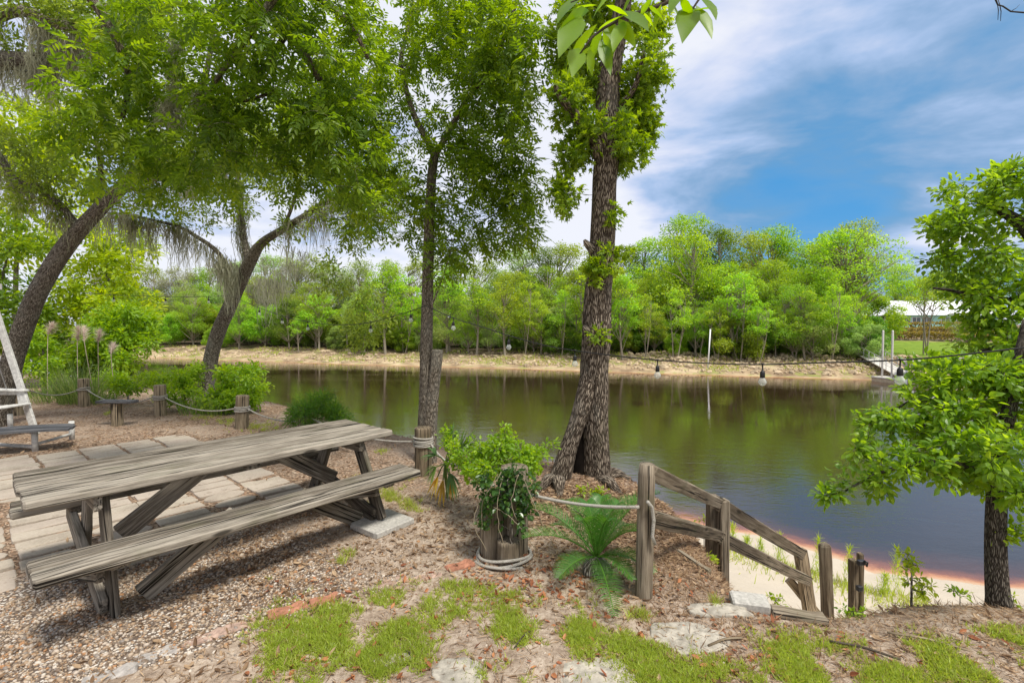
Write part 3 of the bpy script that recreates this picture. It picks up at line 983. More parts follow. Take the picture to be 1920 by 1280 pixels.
def wrapz(k, f=.62):
    q, h_, o = posts[k]; return q + np.array([0, 0, h_ * f])


rope(wrapz("A", .72) + [.09, -.05, 0], wrapz("B") + [-.1, -.04, -.02], .14, "slack pale rope from the post behind the swing to the post under the plumes")
rope(wrapz("B") + [.1, -.05, 0], wrapz("C") + [-.1, -.04, 0], .20, "pale rope passing behind the small side table")
rope(wrapz("C") + [.1, -.04, 0], wrapz("D") + [-.08, -.04, 0], .13, "pale rope sagging in front of the leaning oak and vines")
rope(wrapz("D") + [.12, -.04, 0], posts["E"][0] + [-.1, -.05, .30], .06, "pale rope running from the leaning post into the feathery bush")
rope(posts["E"][0] + [.1, -.05, .36], wrapz("F", .70) + [-.1, -.02, 0], .10, "thin pale rope ending at the white wrapped post by the thin trunk")
pc0 = P(856, 872, 4.6)
rope(wrapz("F", .66) + [.09, -.03, 0], pc0, .05, "rope hidden in the fan palm behind the bench end")
rope(pc0, P(926, 910, 3.62), .01, "taut frayed rope end reaching the bound pilings from the fan palm")

# ------------------------------------------------------------------ handrail down the bank
p1q = G(1206, 1112); p1q[2] = ground_at(p1q)
hr = thing("stair_handrail", p1q, "weathered two rail wooden handrail stepping down the bank beside the sago palm", "handrail")


def at(px, py, d): return P(px, py, d)


def sqpost(bot, top, w, t, m, parent, name="post", seg=8):
    b = MB(); d_ = nrm(top - bot)
    b.plank(bot, top, (.15, -1, 0), w, t, seg, .01, .002)
    return b.build(name, M[m], parent)


d1, d2, d3 = p1q[1], 4.75, 6.3
b = MB()
bt = p1q - [0, 0, .2]; tpz = at(1213, 869, d1)
zs = np.linspace(0, 1, 16)
pts = bt + (tpz - bt) * zs[:, None]
b.tube(pts, np.concatenate([np.linspace(.055, .052, 15), [.044]]), 18, amp=.035, seed=4, fl=1.2)
b.build("post", M["rail"], hr)
sqpost(at(1332, 1110, d2) + [0, 0, -.35], at(1337, 928, d2), .105, .10, "rail", hr)
sqpost(at(1355, 1112, d2 - .06) + [0, 0, -.35], at(1356, 936, d2 - .06), .095, .10, "rail", hr)
sqpost(at(1526, 1155, d3) + [0, 0, -.25], at(1500, 1030, d3), .16, .09, "postlight", hr)
for (a_, da, c_, dc, w_) in (((1222, 886), d1 - .02, (1349, 944), d2 - .10, .098), ((1347, 944), d2 - .10, (1506, 1040), d3 - .10, .135),
                            ((1222, 972), d1 - .02, (1349, 1004), d2 - .12, .105), ((1349, 1006), d2 - .12, (1518, 1090), d3 - .10, .125)):
    b = MB(); b.plank(at(*a_, da), at(*c_, dc), (0, -1, .1), w_, .042, 10, .006, .0016)
    b.build("rail", M["rail"], hr)
b = MB(); b.plank(at(1478, 1085, d3 + .12), at(1545, 1165, d3 + .12), (0, -1, 0), .11, .045, 5, .006, .002); b.build("brace", M["postlight"], hr)
rope(P(990, 925, 3.5), P(1198, 950, d1 - .05), .03, "pale rope from the bound pilings to the first handrail post above the sago palm",
     extra=np.array([at(1214, 940, d1 - .1), at(1222, 950, d1 - .07), at(1226, 975, d1 - .07), at(1223, 1005, d1 - .07), at(1228, 1020, d1 - .07)]))
q0 = at(1556, 1175, 4.4) + [0, 0, -.5]
b = MB(); b.plank(q0 + [.02, 0, 0], at(1546, 1019, 4.4), (.1, -1, 0), .095, .085, 8, .018, .002)
tag(b.build("loose_post", M["postlight"], loc=q0), "bare leaning split post standing alone right of the handrail end", "post")
q0 = at(1602, 1160, 4.7) + [0, 0, -.6]
gp = thing("gate_post", q0, "short brown double post with metal latch brackets right of the bare leaning post", "post")
sqpost(q0, at(1600, 1048, 4.7), .07, .07, "post", gp); sqpost(q0 + [.08, .02, 0], at(1613, 1036, 4.72), .045, .06, "post", gp)
b = MB(); b.box(at(1615, 1054, 4.62), .075, .04, .045, .1); b.tube(np.array([at(1620, 1050, 4.6), at(1627, 1054, 4.58), at(1625, 1062, 4.58)]), .009, 6); b.build("latch", M["metal"], gp)
b = MB(); b.box(at(1611, 1102, 4.62), .05, .04, .05, .1); b.build("bracket", M["metal"], gp)

# ------------------------------------------------------------------ side table, low bench, swing
q = G(220, 797); q[2] = ground_at(q)
st = thing("side_table", q, "small outdoor table with dark slab top on a single square wooden post", "side table")
hh = 48 / F * q[1]
b = MB(); b.plank(q - [0, 0, .1], q + [0, 0, hh - .045], (0, -1, 0), .13, .13, 6, .01, .002); b.build("leg", M["post"], st)
b = MB(); b.plank(q + [-.30, .02, hh - .02], q + [.30, -.0, hh - .02], (0, 0, 1), .22, .045, 8, .012, .002); b.build("top", M["darkboard"], st)

q = G(70, 848); q[2] = ground_at(q)
lb = thing("low_bench", q, "low bench with dark curved board seat on white metal pipe legs", "bench")
hh = .30
c0 = P(-120, 806, 6.0); c1 = P(146, 790, 6.75)
c0[2] = c1[2] = q[2] + hh
ax = nrm(c1 - c0); sdv = np.array([-ax[1], ax[0], 0]); Lb = np.linalg.norm(c1 - c0)
b = MB()
for i in range(4):
    of = (i - 1.5) * .115
    tt = np.linspace(0.02 + abs(i - 1.5) * .035, .98 - abs(i - 1.5) * .02, 14)
    for a_, b_ in zip(tt[:-1], tt[1:]): pass
    pts = c0 + ax * Lb * tt[:, None] + sdv * of + np.array([0, 0, 1]) * (-.05 * (tt - .35) ** 2 * 4 * .5)[:, None]
    rings = []
    for pnt in pts:
        rings.append(np.array([pnt + sdv * a2 + np.array([0, 0, z2]) for a2, z2 in ((-.054, -.014), (.054, -.014), (.054, .014), (-.054, .014))]))
    lcs = [np.stack([np.full(4, k2 * Lb / 14), np.array([-.05, .05, .05, -.05]) + i, np.array([-.01, -.01, .01, .01])], 1) for k2 in range(len(pts))]
    b.loft(rings, lcs, False)
b.build("seat", M["darkboard"], lb)
fr_ = MB()
legs = []
for px, py in ((66, 848), (135, 826), (-60, 838), (20, 812)):
    g_ = G(px, py); g_[2] = ground_at(g_); legs.append(g_)
    m_ = MB(); t_ = g_ + [0, 0, hh - .02]; m_.tube(np.array([g_ - [0, 0, .03], (g_ + t_) / 2, t_]), .034, 10); m_.build("leg", M["white"], lb)
fr_.tube(np.array([legs[0] + [0, 0, .06], (legs[0] + legs[2]) / 2 + [0, 0, .06], legs[2] + [0, 0, .06]]), .026, 8)
fr_.tube(np.array([legs[0] + [0, 0, .09], (legs[0] + legs[1]) / 2 + [0, 0, .09], legs[1] + [0, 0, .09]]), .02, 8)
fr_.build("stretcher", M["white"], lb)

# swing: A-frames left and right of a hanging seat; most of it stands outside the frame
g1 = G(68, 816); g1[2] = ground_at(g1)
sw = thing("garden_swing", g1, "white painted wooden A frame garden swing cut off by the left edge", "garden swing")
apex = P(-26, 530, g1[1] + .05)
g2 = apex * 2 - g1; g2[2] = ground_at(g2)
back = np.array([-.75, -1.55, 0])


def beam(p0, p1, name, w=.095, t=.045, up=(0, -1, .2)):
    b = MB(); b.plank(p0, p1, up, w, t, 6, .006, .001); return b.build(name, M["white"], sw)


beam(g1, apex, "frame_leg", .095, .045)
beam(g2 + [0, .05, 0], apex + [0, .05, 0], "frame_leg", .095, .045)
beam(g1 + back, apex + back, "frame_leg", .125, .045); beam(g2 + back + [0, .05, 0], apex + back + [0, .05, 0], "frame_leg", .125, .045)
beam(apex + [0, .2, -.05], apex + back + [0, -.2, -.05], "top_beam", .09, .14, (1, 0, 0))
m1 = g1 + (apex - g1) * .28; m2 = g2 + (apex - g2) * .28
beam(m1 + [-.02, .05, 0], m2 + [0, .05, 0], "cross_bar")
sc_ = P(-62, 768, g1[1] - .55)
for i in range(5):
    beam(sc_ + [.34 - i * .10, .55, -.0 - i * .01], sc_ + [.34 - i * .10, -.45, -.0 - i * .01], "seat_slat", .08, .025, (0, 0, 1))
for yy in (.56,):
    beam(sc_ + [.30, yy, .20], sc_ + [-.25, yy, .22], "armrest", .10, .03, (0, 0, 1))
    beam(sc_ + [.22, yy, 0], sc_ + [.20, yy, .19], "arm_support", .10, .03, (0, -1, 0))
b = MB(); b.tube(np.array([sc_ + [.0, .56, .2], sc_ + [-.1, .45, .9], apex + [0, -.3, -.1]]), .008, 6); b.build("chain", M["galv"], sw)

# ------------------------------------------------------------------ string lights
sl_o = thing("string_lights", P(800, 577, 5.85), "black cable of clear bulbs strung from tree to tree across the river view", "string lights")
wp_ = [(150, 548, 9.7), (213, 553, 9.7), (310, 556, 9.7), (391, 556, 9.8), (436, 553, 10.0)]
wq_ = [(436, 556, 10.0), (486, 577, 9.2), (529, 592, 8.5), (577, 603, 7.8), (635, 609, 7.1), (695, 604, 6.5), (770, 583, 6.0), (798, 573, 5.85)]
wr_ = [(798, 573, 5.85), (850, 596, 5.45), (905, 613, 5.05), (954, 629, 4.75), (1020, 647, 4.4), (1078, 657, 4.15), (1155, 667, 3.9), (1233, 675, 3.65), (1330, 681, 3.4), (1430, 683, 3.15), (1560, 679, 2.9), (1688, 675, 2.7), (1800, 665, 2.55), (1985, 644, 2.35)]
b = MB()
for w_ in (wp_, wq_, wr_):
    b.tube(catmull([P(*c) for c in w_], .12), .0048, 5)
b.build("cable", M["cable"], sl_o)
bulbs = [wp_[1], wp_[2], wp_[3], wq_[1], wq_[2], wq_[3], wq_[5], wq_[6], wr_[1], wr_[3], wr_[5], wr_[7], wr_[9], wr_[11]]
sock_me = bulb_me = None
for i, c in enumerate(bulbs):
    p = P(*c)
    if sock_me is None:
        m_ = MB()
        m_.tube(np.array([p + [0, 0, 0.0080], p + [0, 0, -0.0032], p + [0, 0, -0.0040], p + [0, 0, -0.0400], p + [0, 0, -0.0440], p + [0, 0, -0.0560], p + [0, 0, -0.0864], p + [0, 0, -0.0896]]),
                [0.0096, 0.0096, 0.0040, 0.0040, 0.0112, 0.0152, 0.0152, 0.0128], 12)
        so_ = m_.build("socket", M["cable"], sl_o); sock_me = so_.data; c0_ = p
        g_ = MB()
        g_.tube(np.array([p + [0, 0, z * .8] for z in (-.108, -.118, -.13, -.145, -.16, -.17, -.175)]), [.014, .016, .022, .026, .022, .012, .003], 14)
        bu_ = g_.build("bulb", M["bulb"], so_); bulb_me = bu_.data
    else:
        so_ = bpy.data.objects.new("socket", sock_me); so_.parent = sl_o; so_.location = tuple(p - c0_); COL.objects.link(so_)
        bu_ = bpy.data.objects.new("bulb", bulb_me); bu_.parent = so_; COL.objects.link(bu_)

# ------------------------------------------------------------------ tree growing


def limb(pts, step=.10):
    """[(px, py, d, r)] -> resampled (x, y, z, r)"""
    q = np.array([np.append(P(a, b_, c), r) for a, b_, c, r in pts])
    return catmull(q, step)


def blob_pts(blobs, r):
    out = []
    for px, py, d, rx, ry, rd, n in blobs:
        v = rdir(n, r) * (r.random((n, 1)) ** .36)
        c = P(px, py, d); k = d / F
        out.append(c + v * np.array([rx * k, rd, ry * k]))
    return np.concatenate(out)


class Twigs:
    """branches that join every foliage target to the skeleton"""

    def __init__(s, limbs, r):
        s.N = np.concatenate([l[:, :3] for l in limbs]); s.R = np.concatenate([l[:, 3] for l in limbs])
        s.paths = []; s.r = r

    def attach(s, T, rk=.006, sag=.08, maxr=.05, bough=.15, wob=.09):
        r = s.r
        nb = int(len(T) * bough)
        idx = r.permutation(len(T)); first, rest = idx[:nb], idx[nb:]

        def order(ids):
            d = np.array([np.min(((s.N - T[i]) ** 2).sum(1)) for i in ids]) if len(ids) else np.array([])
            return ids[np.argsort(d)]
        ends = []
        for grp in (first, rest):
            if len(grp) == 0: continue
            for i in order(grp):
                t = T[i]
                d2 = ((s.N - t) ** 2).sum(1)
                up = np.maximum(0, s.N[:, 2] - t[2])
                j = int(np.argmin(d2 * (1 + .8 * up) / (1 + 2.0 * np.minimum(s.R, .05) / .05 * .5)))
                p0 = s.N[j]; v = t - p0; L = np.linalg.norm(v)
                if L < .02: continue
                m = max(3, min(9, int(L / .13) + 2))
                q = np.linspace(0, 1, m)[:, None]
                side = r.normal(0, wob, 3) * L
                pts = p0 + v * q + side * np.sin(q * PI) + np.array([0, 0, 1.0]) * (sag * L) * np.sin(q * PI) + r.normal(0, .012, (m, 3)) * np.sin(q * PI) * min(1, L * 2)
                r0 = min(s.R[j] * .7, rk * .5 + rk * L * .9, maxr)
                r0 = max(r0, .0022)
                rr = np.linspace(r0, .0016, m)
                s.paths.append((pts, rr))
                s.N = np.vstack([s.N, pts[1:]]); s.R = np.concatenate([s.R, rr[1:]])
                ends.append((i, pts))
        return ends

    def mesh(s, mb, minr=0.0):
        for pts, rr in s.paths:
            if rr[0] < minr: continue
            mb.tube(pts, rr, 6 if rr[0] > .014 else (4 if rr[0] > .006 else 3), cap=False, seed=1)


def leaves_compound(ends, r, per=3, rach=(.20, .32), leaf=(.07, .10), wid=.36, pairs=4, droop=.35):
    B, Dv, Nv, L, Ti = [], [], [], [], []
    for i, pts in ends:
        m = len(pts)
        for k in range(per):
            q = r.random() ** .6 * (m - 1); a = int(min(q, m - 2)); p = pts[a] + (pts[a + 1] - pts[a]) * (q - a)
            d = nrm(nrm(pts[-1] - pts[0]) * .6 + r.normal(0, .75, 3) + np.array([0, 0, -droop * .6]))
            ln = r.uniform(*rach); nv = nrm(np.array([0, 0, 1.0]) + r.normal(0, .35, 3)); sd = nrm(np.cross(d, nv)); nv = np.cross(sd, d)
            ti = r.random()
            for j in range(pairs):
                t = .28 + .72 * (j + .5) / pairs
                c = p + d * ln * t + np.array([0, 0, -1]) * droop * ln * t * t * .5
                for sg in (-1, 1):
                    B.append(c); Dv.append(d * .55 + sd * sg * .85 + np.array([0, 0, -droop * .55]) + r.normal(0, .13, 3)); Nv.append(nv + r.normal(0, .22, 3))
                    L.append(r.uniform(*leaf)); Ti.append(np.clip(ti * .7 + r.random() * .3, 0, 1))
            B.append(p + d * ln + np.array([0, 0, -1]) * droop * ln * .5); Dv.append(d + np.array([0, 0, -droop])); Nv.append(nv); L.append(r.uniform(*leaf) * 1.1); Ti.append(ti)
    L = np.array(L)
    return np.array(B), np.array(Dv), np.array(Nv), L, L * wid, np.array(Ti)


def leaves_simple(ends, r, per=18, leaf=(.05, .08), wid=.5, spread=.10, up=.8, tail=.55):
    B, Dv, Nv, Ti = [], [], [], []
    for i, pts in ends:
        m = len(pts); tb = r.random()
        q = (1 - tail * r.random(per) ** 1.2) * (m - 1); a = np.minimum(q.astype(int), m - 2)
        p = pts[a] + (pts[a + 1] - pts[a]) * (q - a)[:, None]
        o = rdir(per, r)
        B.append(p + o * spread * r.random((per, 1))); Dv.append(o * .8 + nrm(pts[-1] - pts[0]) * .5 + np.array([0, 0, -.15]))
        Nv.append(np.array([0, 0, up]) + r.normal(0, .45, (per, 3)))
        Ti.append(np.clip(tb * .55 + r.random(per) * .45, 0, 1))
    B, Dv, Nv, Ti = map(np.concatenate, (B, Dv, Nv, Ti))
    L = r.uniform(*leaf, len(B))
    return B, Dv, Nv, L, L * wid * r.uniform(.85, 1.15, len(B)), Ti


def moss_bundles(pts, r, ln=(.25, .9), n=26, wd=.007, spread=.05):
    """ribbons hanging from points"""
    mbV, FI, FS, TI = [], [], [], []
    k = 0; c = 0
    for p in pts:
        L0 = r.uniform(*ln); m = n
        for j in range(m):
            L = L0 * r.uniform(.25, 1.0) ** .8; sg = 6
            q = np.linspace(0, 1, sg)
            st = p + r.normal(0, spread, 3) * np.array([1, 1, .35])
            # bundles gather towards their tip
            x = st[0] + (p[0] - st[0]) * q * .75 + np.cumsum(r.normal(0, .026, sg)) + .018 * np.sin(q * 9 + j)
            y = st[1] + (p[1] - st[1]) * q * .75 + np.cumsum(r.normal(0, .016, sg))
            z = st[2] - L * q
            a = r.random() * PI; w = wd * (1 - .75 * q) * r.uniform(.6, 1.5); dx, dy = np.cos(a) * w, np.sin(a) * w
            A = np.stack([x - dx, y - dy, z], 1); Bq = np.stack([x + dx, y + dy, z], 1)
            mbV.append(np.stack([A, Bq], 1).reshape(-1, 3)); TI.append(np.full(sg * 2, np.clip(r.normal(.5, .25), 0, 1)))
            for s_ in range(sg - 1):
                b0 = c + 2 * s_; FI += [b0, b0 + 1, b0 + 3, b0 + 2]; FS.append(k); k += 4
            c += 2 * sg
    return np.concatenate(mbV), np.array(FI), np.array(FS), np.concatenate(TI)


def add_moss(parent, pts, r, **kw):
    V, FI, FS, TI = moss_bundles(pts, r, **kw)
    me = raw_mesh("spanish_moss", V - origin(parent), FI, FS, False, {"tint": TI})
    return link("spanish_moss", me, M["moss"], parent)


def stem_mesh(mb, l, n=None, amp=.10, lobes=None, seed=0):
    r = l[:, 3].max()
    n = n or (40 if r > .12 else (24 if r > .05 else 12))
    mb.tube(l[:, :3], l[:, 3], n, amp=amp, lobes=lobes, seed=seed, fr=5.0, fl=3.0)


def flare(k, amt, ln=.35, ph=0.0):
    def f(a, l):
        return math.exp(-l / ln) * amt * (.45 + .55 * np.cos(k * a + ph)) + .03 * np.cos(3 * a + l * 2)
    return f


def make_tree(name, label, cat, limbs_px, blobs, bark, leafmat, seed, kind="simple", lk={}, ak={}, trunk_flare=None, group=None, base=None, step=.10, tpl=LEAF, dens=1.0):
    r = np.random.default_rng(seed)
    limbs = [limb(l, step) for l in limbs_px]
    bq = limbs[0][0, :3].copy() if base is None else base
    o = thing(name, bq, label, cat, group)
    blobs = [(*q[:6], max(3, int(q[6] * dens))) for q in blobs]
    T = blob_pts(blobs, r)
    tw = Twigs(limbs, r)
    ends = tw.attach(T, **ak)
    mb = MB()
    for i, l in enumerate(limbs):
        stem_mesh(mb, l, lobes=trunk_flare if i == 0 else None, seed=seed + i)
    tw.mesh(mb)
    tr = mb.build("trunk", M[bark], o)
    data = (leaves_compound if kind == "compound" else leaves_simple)(ends, r, **lk)
    B, Dv, Nv, L, Wd, Ti = data
    stamp("crown", tpl, B, Dv, Nv, L, Wd, Ti, M[leafmat], o)
    return o, limbs, tw, ends


NLEAF = 0
# --- thin double trunked ash in the middle -------------------------------------------------
ash, ash_l, _, _ = make_tree(
    "ash_tree", "slender tree with a broken dead second stem, between the picnic table and the river", "tree",
    [[(792, 900, 6.05, 0.1479), (795, 860, 6.05, 0.1175), (799, 790, 6.05, 0.09744), (800, 720, 6.05, 0.08526), (799, 650, 6.05, 0.07656), (801, 560, 6.05, 0.0696), (803, 480, 6.05, 0.06612), (806, 400, 6.05, 0.06177), (810, 330, 6.05, 0.05742), (816, 285, 6.05, 0.0522)],
     [(815, 292, 6.05, 0.0435), (800, 262, 6.1, 0.03915), (776, 215, 6.2, 0.0348), (761, 165, 6.3, 0.03132), (752, 112, 6.35, 0.02958), (763, 60, 6.4, 0.0261), (772, 10, 6.4, 0.02349), (784, -80, 6.4, 0.01914)],
     [(816, 290, 6.05, 0.04176), (836, 258, 5.95, 0.03654), (874, 190, 5.8, 0.03132), (910, 146, 5.7, 0.0261), (928, 112, 5.6, 0.02262), (950, 60, 5.5, 0.0174), (985, -40, 5.4, 0.01218)],
     [(752, 112, 6.35, 0.0174), (768, 130, 6.3, 0.0174), (774, 108, 6.28, 0.01566), (762, 80, 6.3, 0.01218)],
     [(800, 590, 6.05, 0.01305), (815, 560, 5.95, 0.01131), (835, 505, 5.9, 0.0087), (846, 470, 5.9, 0.00522)]],
    [(700, 170, 6.2, 120, 120, .9, 120), (770, 60, 6.2, 150, 90, 1.0, 120), (880, 70, 5.9, 120, 90, .9, 120), (960, 130, 5.6, 75, 110, .7, 110), (905, 320, 6.1, 95, 85, .8, 95),
     (955, 370, 6.2, 60, 75, .6, 60), (745, 370, 6.3, 95, 85, .8, 80), (865, 430, 6.2, 85, 55, .6, 50), (640, 260, 5.9, 90, 110, .8, 90), (840, 470, 5.95, 35, 55, .3, 22), (980, 400, 6.3, 40, 60, .5, 30), (900, 200, 6.0, 110, 90, .9, 80)],
    "bark_ash", "leaf_ash", 21, "compound", dict(per=6, rach=(.15, .27), leaf=(.055, .088), wid=.36, pairs=4), dict(rk=.007, bough=.12), flare(4, .35, .25, 1.0), step=.07, dens=.74)
mb = MB(); st_l = limb([(801, 905, 5.98, .12), (805, 830, 5.98, .09), (810, 760, 5.98, .075), (816, 700, 5.97, .068), (819, 672, 5.97, .068), (820, 655, 5.97, .062)], .05)
mb.tube(st_l[:, :3], st_l[:, 3], 30, amp=.14, seed=8, fr=5, fl=3)
mb.build("broken_stem", M["bark_ash"], ash)

# --- big furrowed tree with the hollow base ---------------------------------------------------
gum_limbs = [
    [(1124, 950, 5.2, .19), (1121, 915, 5.2, .165), (1118, 850, 5.2, .142), (1116, 780, 5.2, .140), (1114, 700, 5.2, .148), (1118, 640, 5.2, .148), (1120, 560, 5.2, .142), (1126, 500, 5.2, .134), (1131, 420, 5.2, .130), (1134, 340, 5.2, .126), (1138, 300, 5.2, .130), (1139, 240, 5.2, .125), (1140, 180, 5.2, .122), (1146, 120, 5.2, .112), (1160, 50, 5.2, .095), (1172, -20, 5.2, .08), (1182, -110, 5.2, .065), (1192, -220, 5.25, .045), (1196, -330, 5.3, .022), (1200, -420, 5.3, .008)],
    [(1172, -20, 5.2, .06), (1290, -230, 4.3, .04), (1420, -440, 2.8, .026), (1480, -420, 1.55, .014)],
    [(1040, 935, 5.05, .14), (1052, 890, 5.05, .110), (1066, 840, 5.08, .090), (1083, 790, 5.1, .088), (1098, 740, 5.14, .10), (1109, 690, 5.18, .105), (1117, 640, 5.2, .12)],
    [(1126, 292, 5.2, .10), (1112, 262, 5.16, .072), (1094, 232, 5.1, .058), (1074, 210, 5.05, .050), (1056, 188, 5.0, .043), (1044, 168, 4.98, .030), (1040, 158, 4.98, .012)],
    [(1148, 215, 5.2, .05), (1168, 195, 5.15, .036), (1188, 168, 5.1, .030), (1200, 135, 5.05, .024), (1207, 95, 5.0, .017)],
]
gum_blobs = [(1190, -170, 5.3, 110, 110, .8, 90), (1200, -330, 5.3, 80, 90, .6, 50), (1085, 120, 5.5, 55, 60, .4, 62), (1062, 190, 5.2, 32, 60, .4, 42), (1192, 220, 5.35, 36, 60, .3, 64), (1195, 130, 5.2, 42, 50, .5, 36), (1172, 255, 4.98, 34, 50, .3, 18), (1120, 235, 4.95, 22, 30, .1, 10),
             (1078, 285, 5.2, 34, 42, .35, 40), (1178, 290, 5.2, 34, 32, .35, 30), (1232, 146, 5.1, 22, 10, .2, 7), (1062, 365, 5.15, 22, 34, .25, 18), (1150, 395, 5.05, 14, 30, .15, 7),
             (1132, 500, 5.0, 26, 32, .14, 16), (1170, 480, 5.2, 12, 14, .15, 6), (1125, 634, 5.0, 6, 6, .05, 3), (1130, 30, 5.7, 75, 45, .4, 60), (1220, 50, 5.3, 36, 34, .4, 24), (1060, 60, 5.4, 45, 55, .5, 50), (1130, 180, 5.45, 60, 60, .3, 30), (1250, 140, 5.1, 10, 8, .1, 3), (1045, 345, 5.15, 10, 20, .1, 5)]
gum, gum_l, _, _ = make_tree(
    "hollow_tree", "thick furrowed tree with a dark hollow at its flared base and star shaped leaves", "tree", gum_limbs, gum_blobs, "bark_gum", "leaf_gum", 33, "simple",
    dict(per=20, leaf=(.05, .088), wid=1.0, spread=.11, up=.6, tail=.8), dict(rk=.005, bough=.14, sag=.05), flare(5, .22, .25, 2.0), step=.06, tpl=STAR)
mb = MB(); hl = limb([(1085, 925, 5.22, .10), (1090, 870, 5.24, .10), (1100, 800, 5.25, .09), (1108, 750, 5.25, .07)], .1); mb.tube(hl[:, :3], hl[:, 3], 10); mb.build("hollow", M["hollow_shade"], gum)  # solid core closing the gap between stems, coloured as the cavity's shade
kb = MB()
for px, py, a0, a1 in ((1106, 622, -1, .1), (1108, 466, -1, .25)):
    p = P(px, py, 5.12); kb.tube(np.array([p + [.05, .05, -.03], p, p + [a0 * .055, -.02, .03 + a1 * .1], p + [a0 * .075, -.03, .05 + a1 * .14]]), [.05, .042, .032, .014], 10, amp=.1)
    kb.build("knot", M["bark_gum"], gum); kb = MB()
rb = MB()
for i, (px, py, d) in enumerate(((1165, 1000, 4.6), (1010, 950, 4.7), (1185, 960, 5.3), (1050, 960, 4.55))):
    p0 = P(1115 if px > 1090 else 1045, 915, 5.15); p1 = P(px, py, d); p1[2] = ground_at(p1) - .02; pm_ = (p0 + p1) / 2; pm_[2] = max(ground_at(pm_) + .03, pm_[2] - .12)
    rb.tube(catmull(np.stack([np.append(p0, .11), np.append(pm_, .06), np.append(p1, .03)]), .06)[:, :3], np.linspace(.11, .025, len(catmull(np.stack([p0, pm_, p1]), .06))), 12, amp=.12)
    rb.build("root", M["bark_gum"], gum); rb = MB()

# --- leaning oak on the bank ------------------------------------------------------------------------
oak_l = [
    [(384, 790, 10.4, 0.2182), (386, 735, 10.4, 0.1637), (394, 680, 10.4, 0.1424), (408, 625, 10.35, 0.1364), (432, 572, 10.3, 0.1303), (455, 520, 10.2, 0.1273), (474, 482, 10.1, 0.1151), (492, 455, 10.0, 0.08487), (530, 430, 9.8, 0.06971), (572, 404, 9.6, 0.05758), (615, 378, 9.4, 0.04849), (662, 370, 9.2, 0.04001), (716, 366, 9.0, 0.03334), (770, 350, 8.9, 0.02425)],
    [(470, 490, 10.1, 0.09094), (458, 455, 10.2, 0.07273), (452, 410, 10.3, 0.06365), (450, 370, 10.3, 0.05455), (445, 310, 10.3, 0.04546), (436, 230, 10.2, 0.03334), (420, 150, 10.0, 0.02425)],
    [(440, 545, 10.2, 0.06061), (425, 500, 10.0, 0.05152), (404, 468, 9.8, 0.04243), (372, 446, 9.6, 0.03637), (338, 426, 9.4, 0.03031), (300, 416, 9.2, 0.02546), (250, 405, 9.0, 0.02061), (190, 398, 8.8, 0.01515)],
    [(530, 430, 9.8, 0.03637), (545, 395, 9.7, 0.03031), (560, 350, 9.6, 0.02425), (575, 300, 9.5, 0.01819)],
]
oak_b = [(560, 320, 9.7, 110, 75, 1.0, 90), (470, 290, 10.2, 90, 90, 1.0, 80), (650, 430, 9.3, 75, 50, .7, 44), (400, 380, 9.7, 90, 45, .8, 44), (340, 330, 9.4, 80, 60, .8, 60), (700, 400, 9.0, 55, 40, .5, 30),
         (620, 520, 9.3, 60, 45, .6, 22), (690, 600, 9.0, 42, 62, .5, 60), (560, 210, 9.6, 120, 70, 1.0, 70), (300, 400, 9.2, 60, 30, .6, 20), (660, 340, 9.2, 70, 40, .7, 50), (730, 320, 9, 50, 40, .6, 30), (520, 440, 9.8, 50, 30, .5, 14)]
oak, oak_ll, _, _ = make_tree("leaning_oak", "leaning oak draped with grey moss, rising from bright vines on the river bank", "tree", oak_l, oak_b, "bark_oak", "leaf_oak", 44, "simple",
                        dict(per=46, leaf=(.055, .09), wid=.42, spread=.20, up=.7, tail=.8), dict(rk=.008, bough=.2, sag=.1), flare(5, .3, .4, .5), step=.12, dens=.72)
r = np.random.default_rng(5)
mp = []
for l, k0, k1, n in ((oak_ll[2], .2, 1.0, 55), (oak_ll[0], .62, 1.0, 34), (oak_ll[1], .05, .5, 22)):
    for i in range(n):
        j = int((k0 + (k1 - k0) * r.random()) * (len(l) - 1)); mp.append(l[j, :3] + r.normal(0, .05, 3) - [0, 0, l[j, 3]])
for px, py, d in ((420, 490, 9.9), (425, 505, 9.85), (432, 500, 9.9), (412, 485, 9.9), (428, 520, 9.9), (500, 530, 9.8), (490, 520, 9.9), (520, 520, 9.7), (515, 500, 9.7), (540, 500, 9.7), (560, 470, 9.6)):
    for i in range(3): mp.append(P(px, py, d) + r.normal(0, .08, 3))
add_moss(oak, np.array(mp), r, ln=(.2, 1.05), n=17, wd=.0065, spread=.07)

# --- old oak at the left edge --------------------------------------------------------------------------
old_l = [
    [(-12, 840, 8.2, 0.2085), (-6, 800, 8.2, 0.1688), (8, 735, 8.2, 0.1489), (32, 645, 8.2, 0.1415), (72, 548, 8.15, 0.134), (124, 462, 8.1, 0.1241), (184, 394, 8.0, 0.1067), (236, 344, 7.9, 0.09181), (292, 292, 7.8, 0.07446), (345, 232, 7.7, 0.05957), (380, 160, 7.6, 0.04468), (400, 60, 7.5, 0.02978), (410, -40, 7.4, 0.02234)],
    [(150, 432, 8.1, 0.0695), (112, 384, 8.0, 0.05957), (72, 350, 7.9, 0.05212), (25, 334, 7.8, 0.04716), (-5, 286, 7.7, 0.04468), (-70, 230, 7.6, 0.03971)],
    [(236, 344, 7.9, 0.04468), (300, 335, 7.6, 0.03475), (380, 318, 7.3, 0.0273), (460, 300, 7.0, 0.01986), (540, 270, 6.8, 0.01489)],
    [(184, 394, 8.0, 0.04964), (190, 330, 8.1, 0.03971), (180, 260, 8.2, 0.03227), (160, 180, 8.3, 0.02482), (120, 90, 8.4, 0.01986)],
]
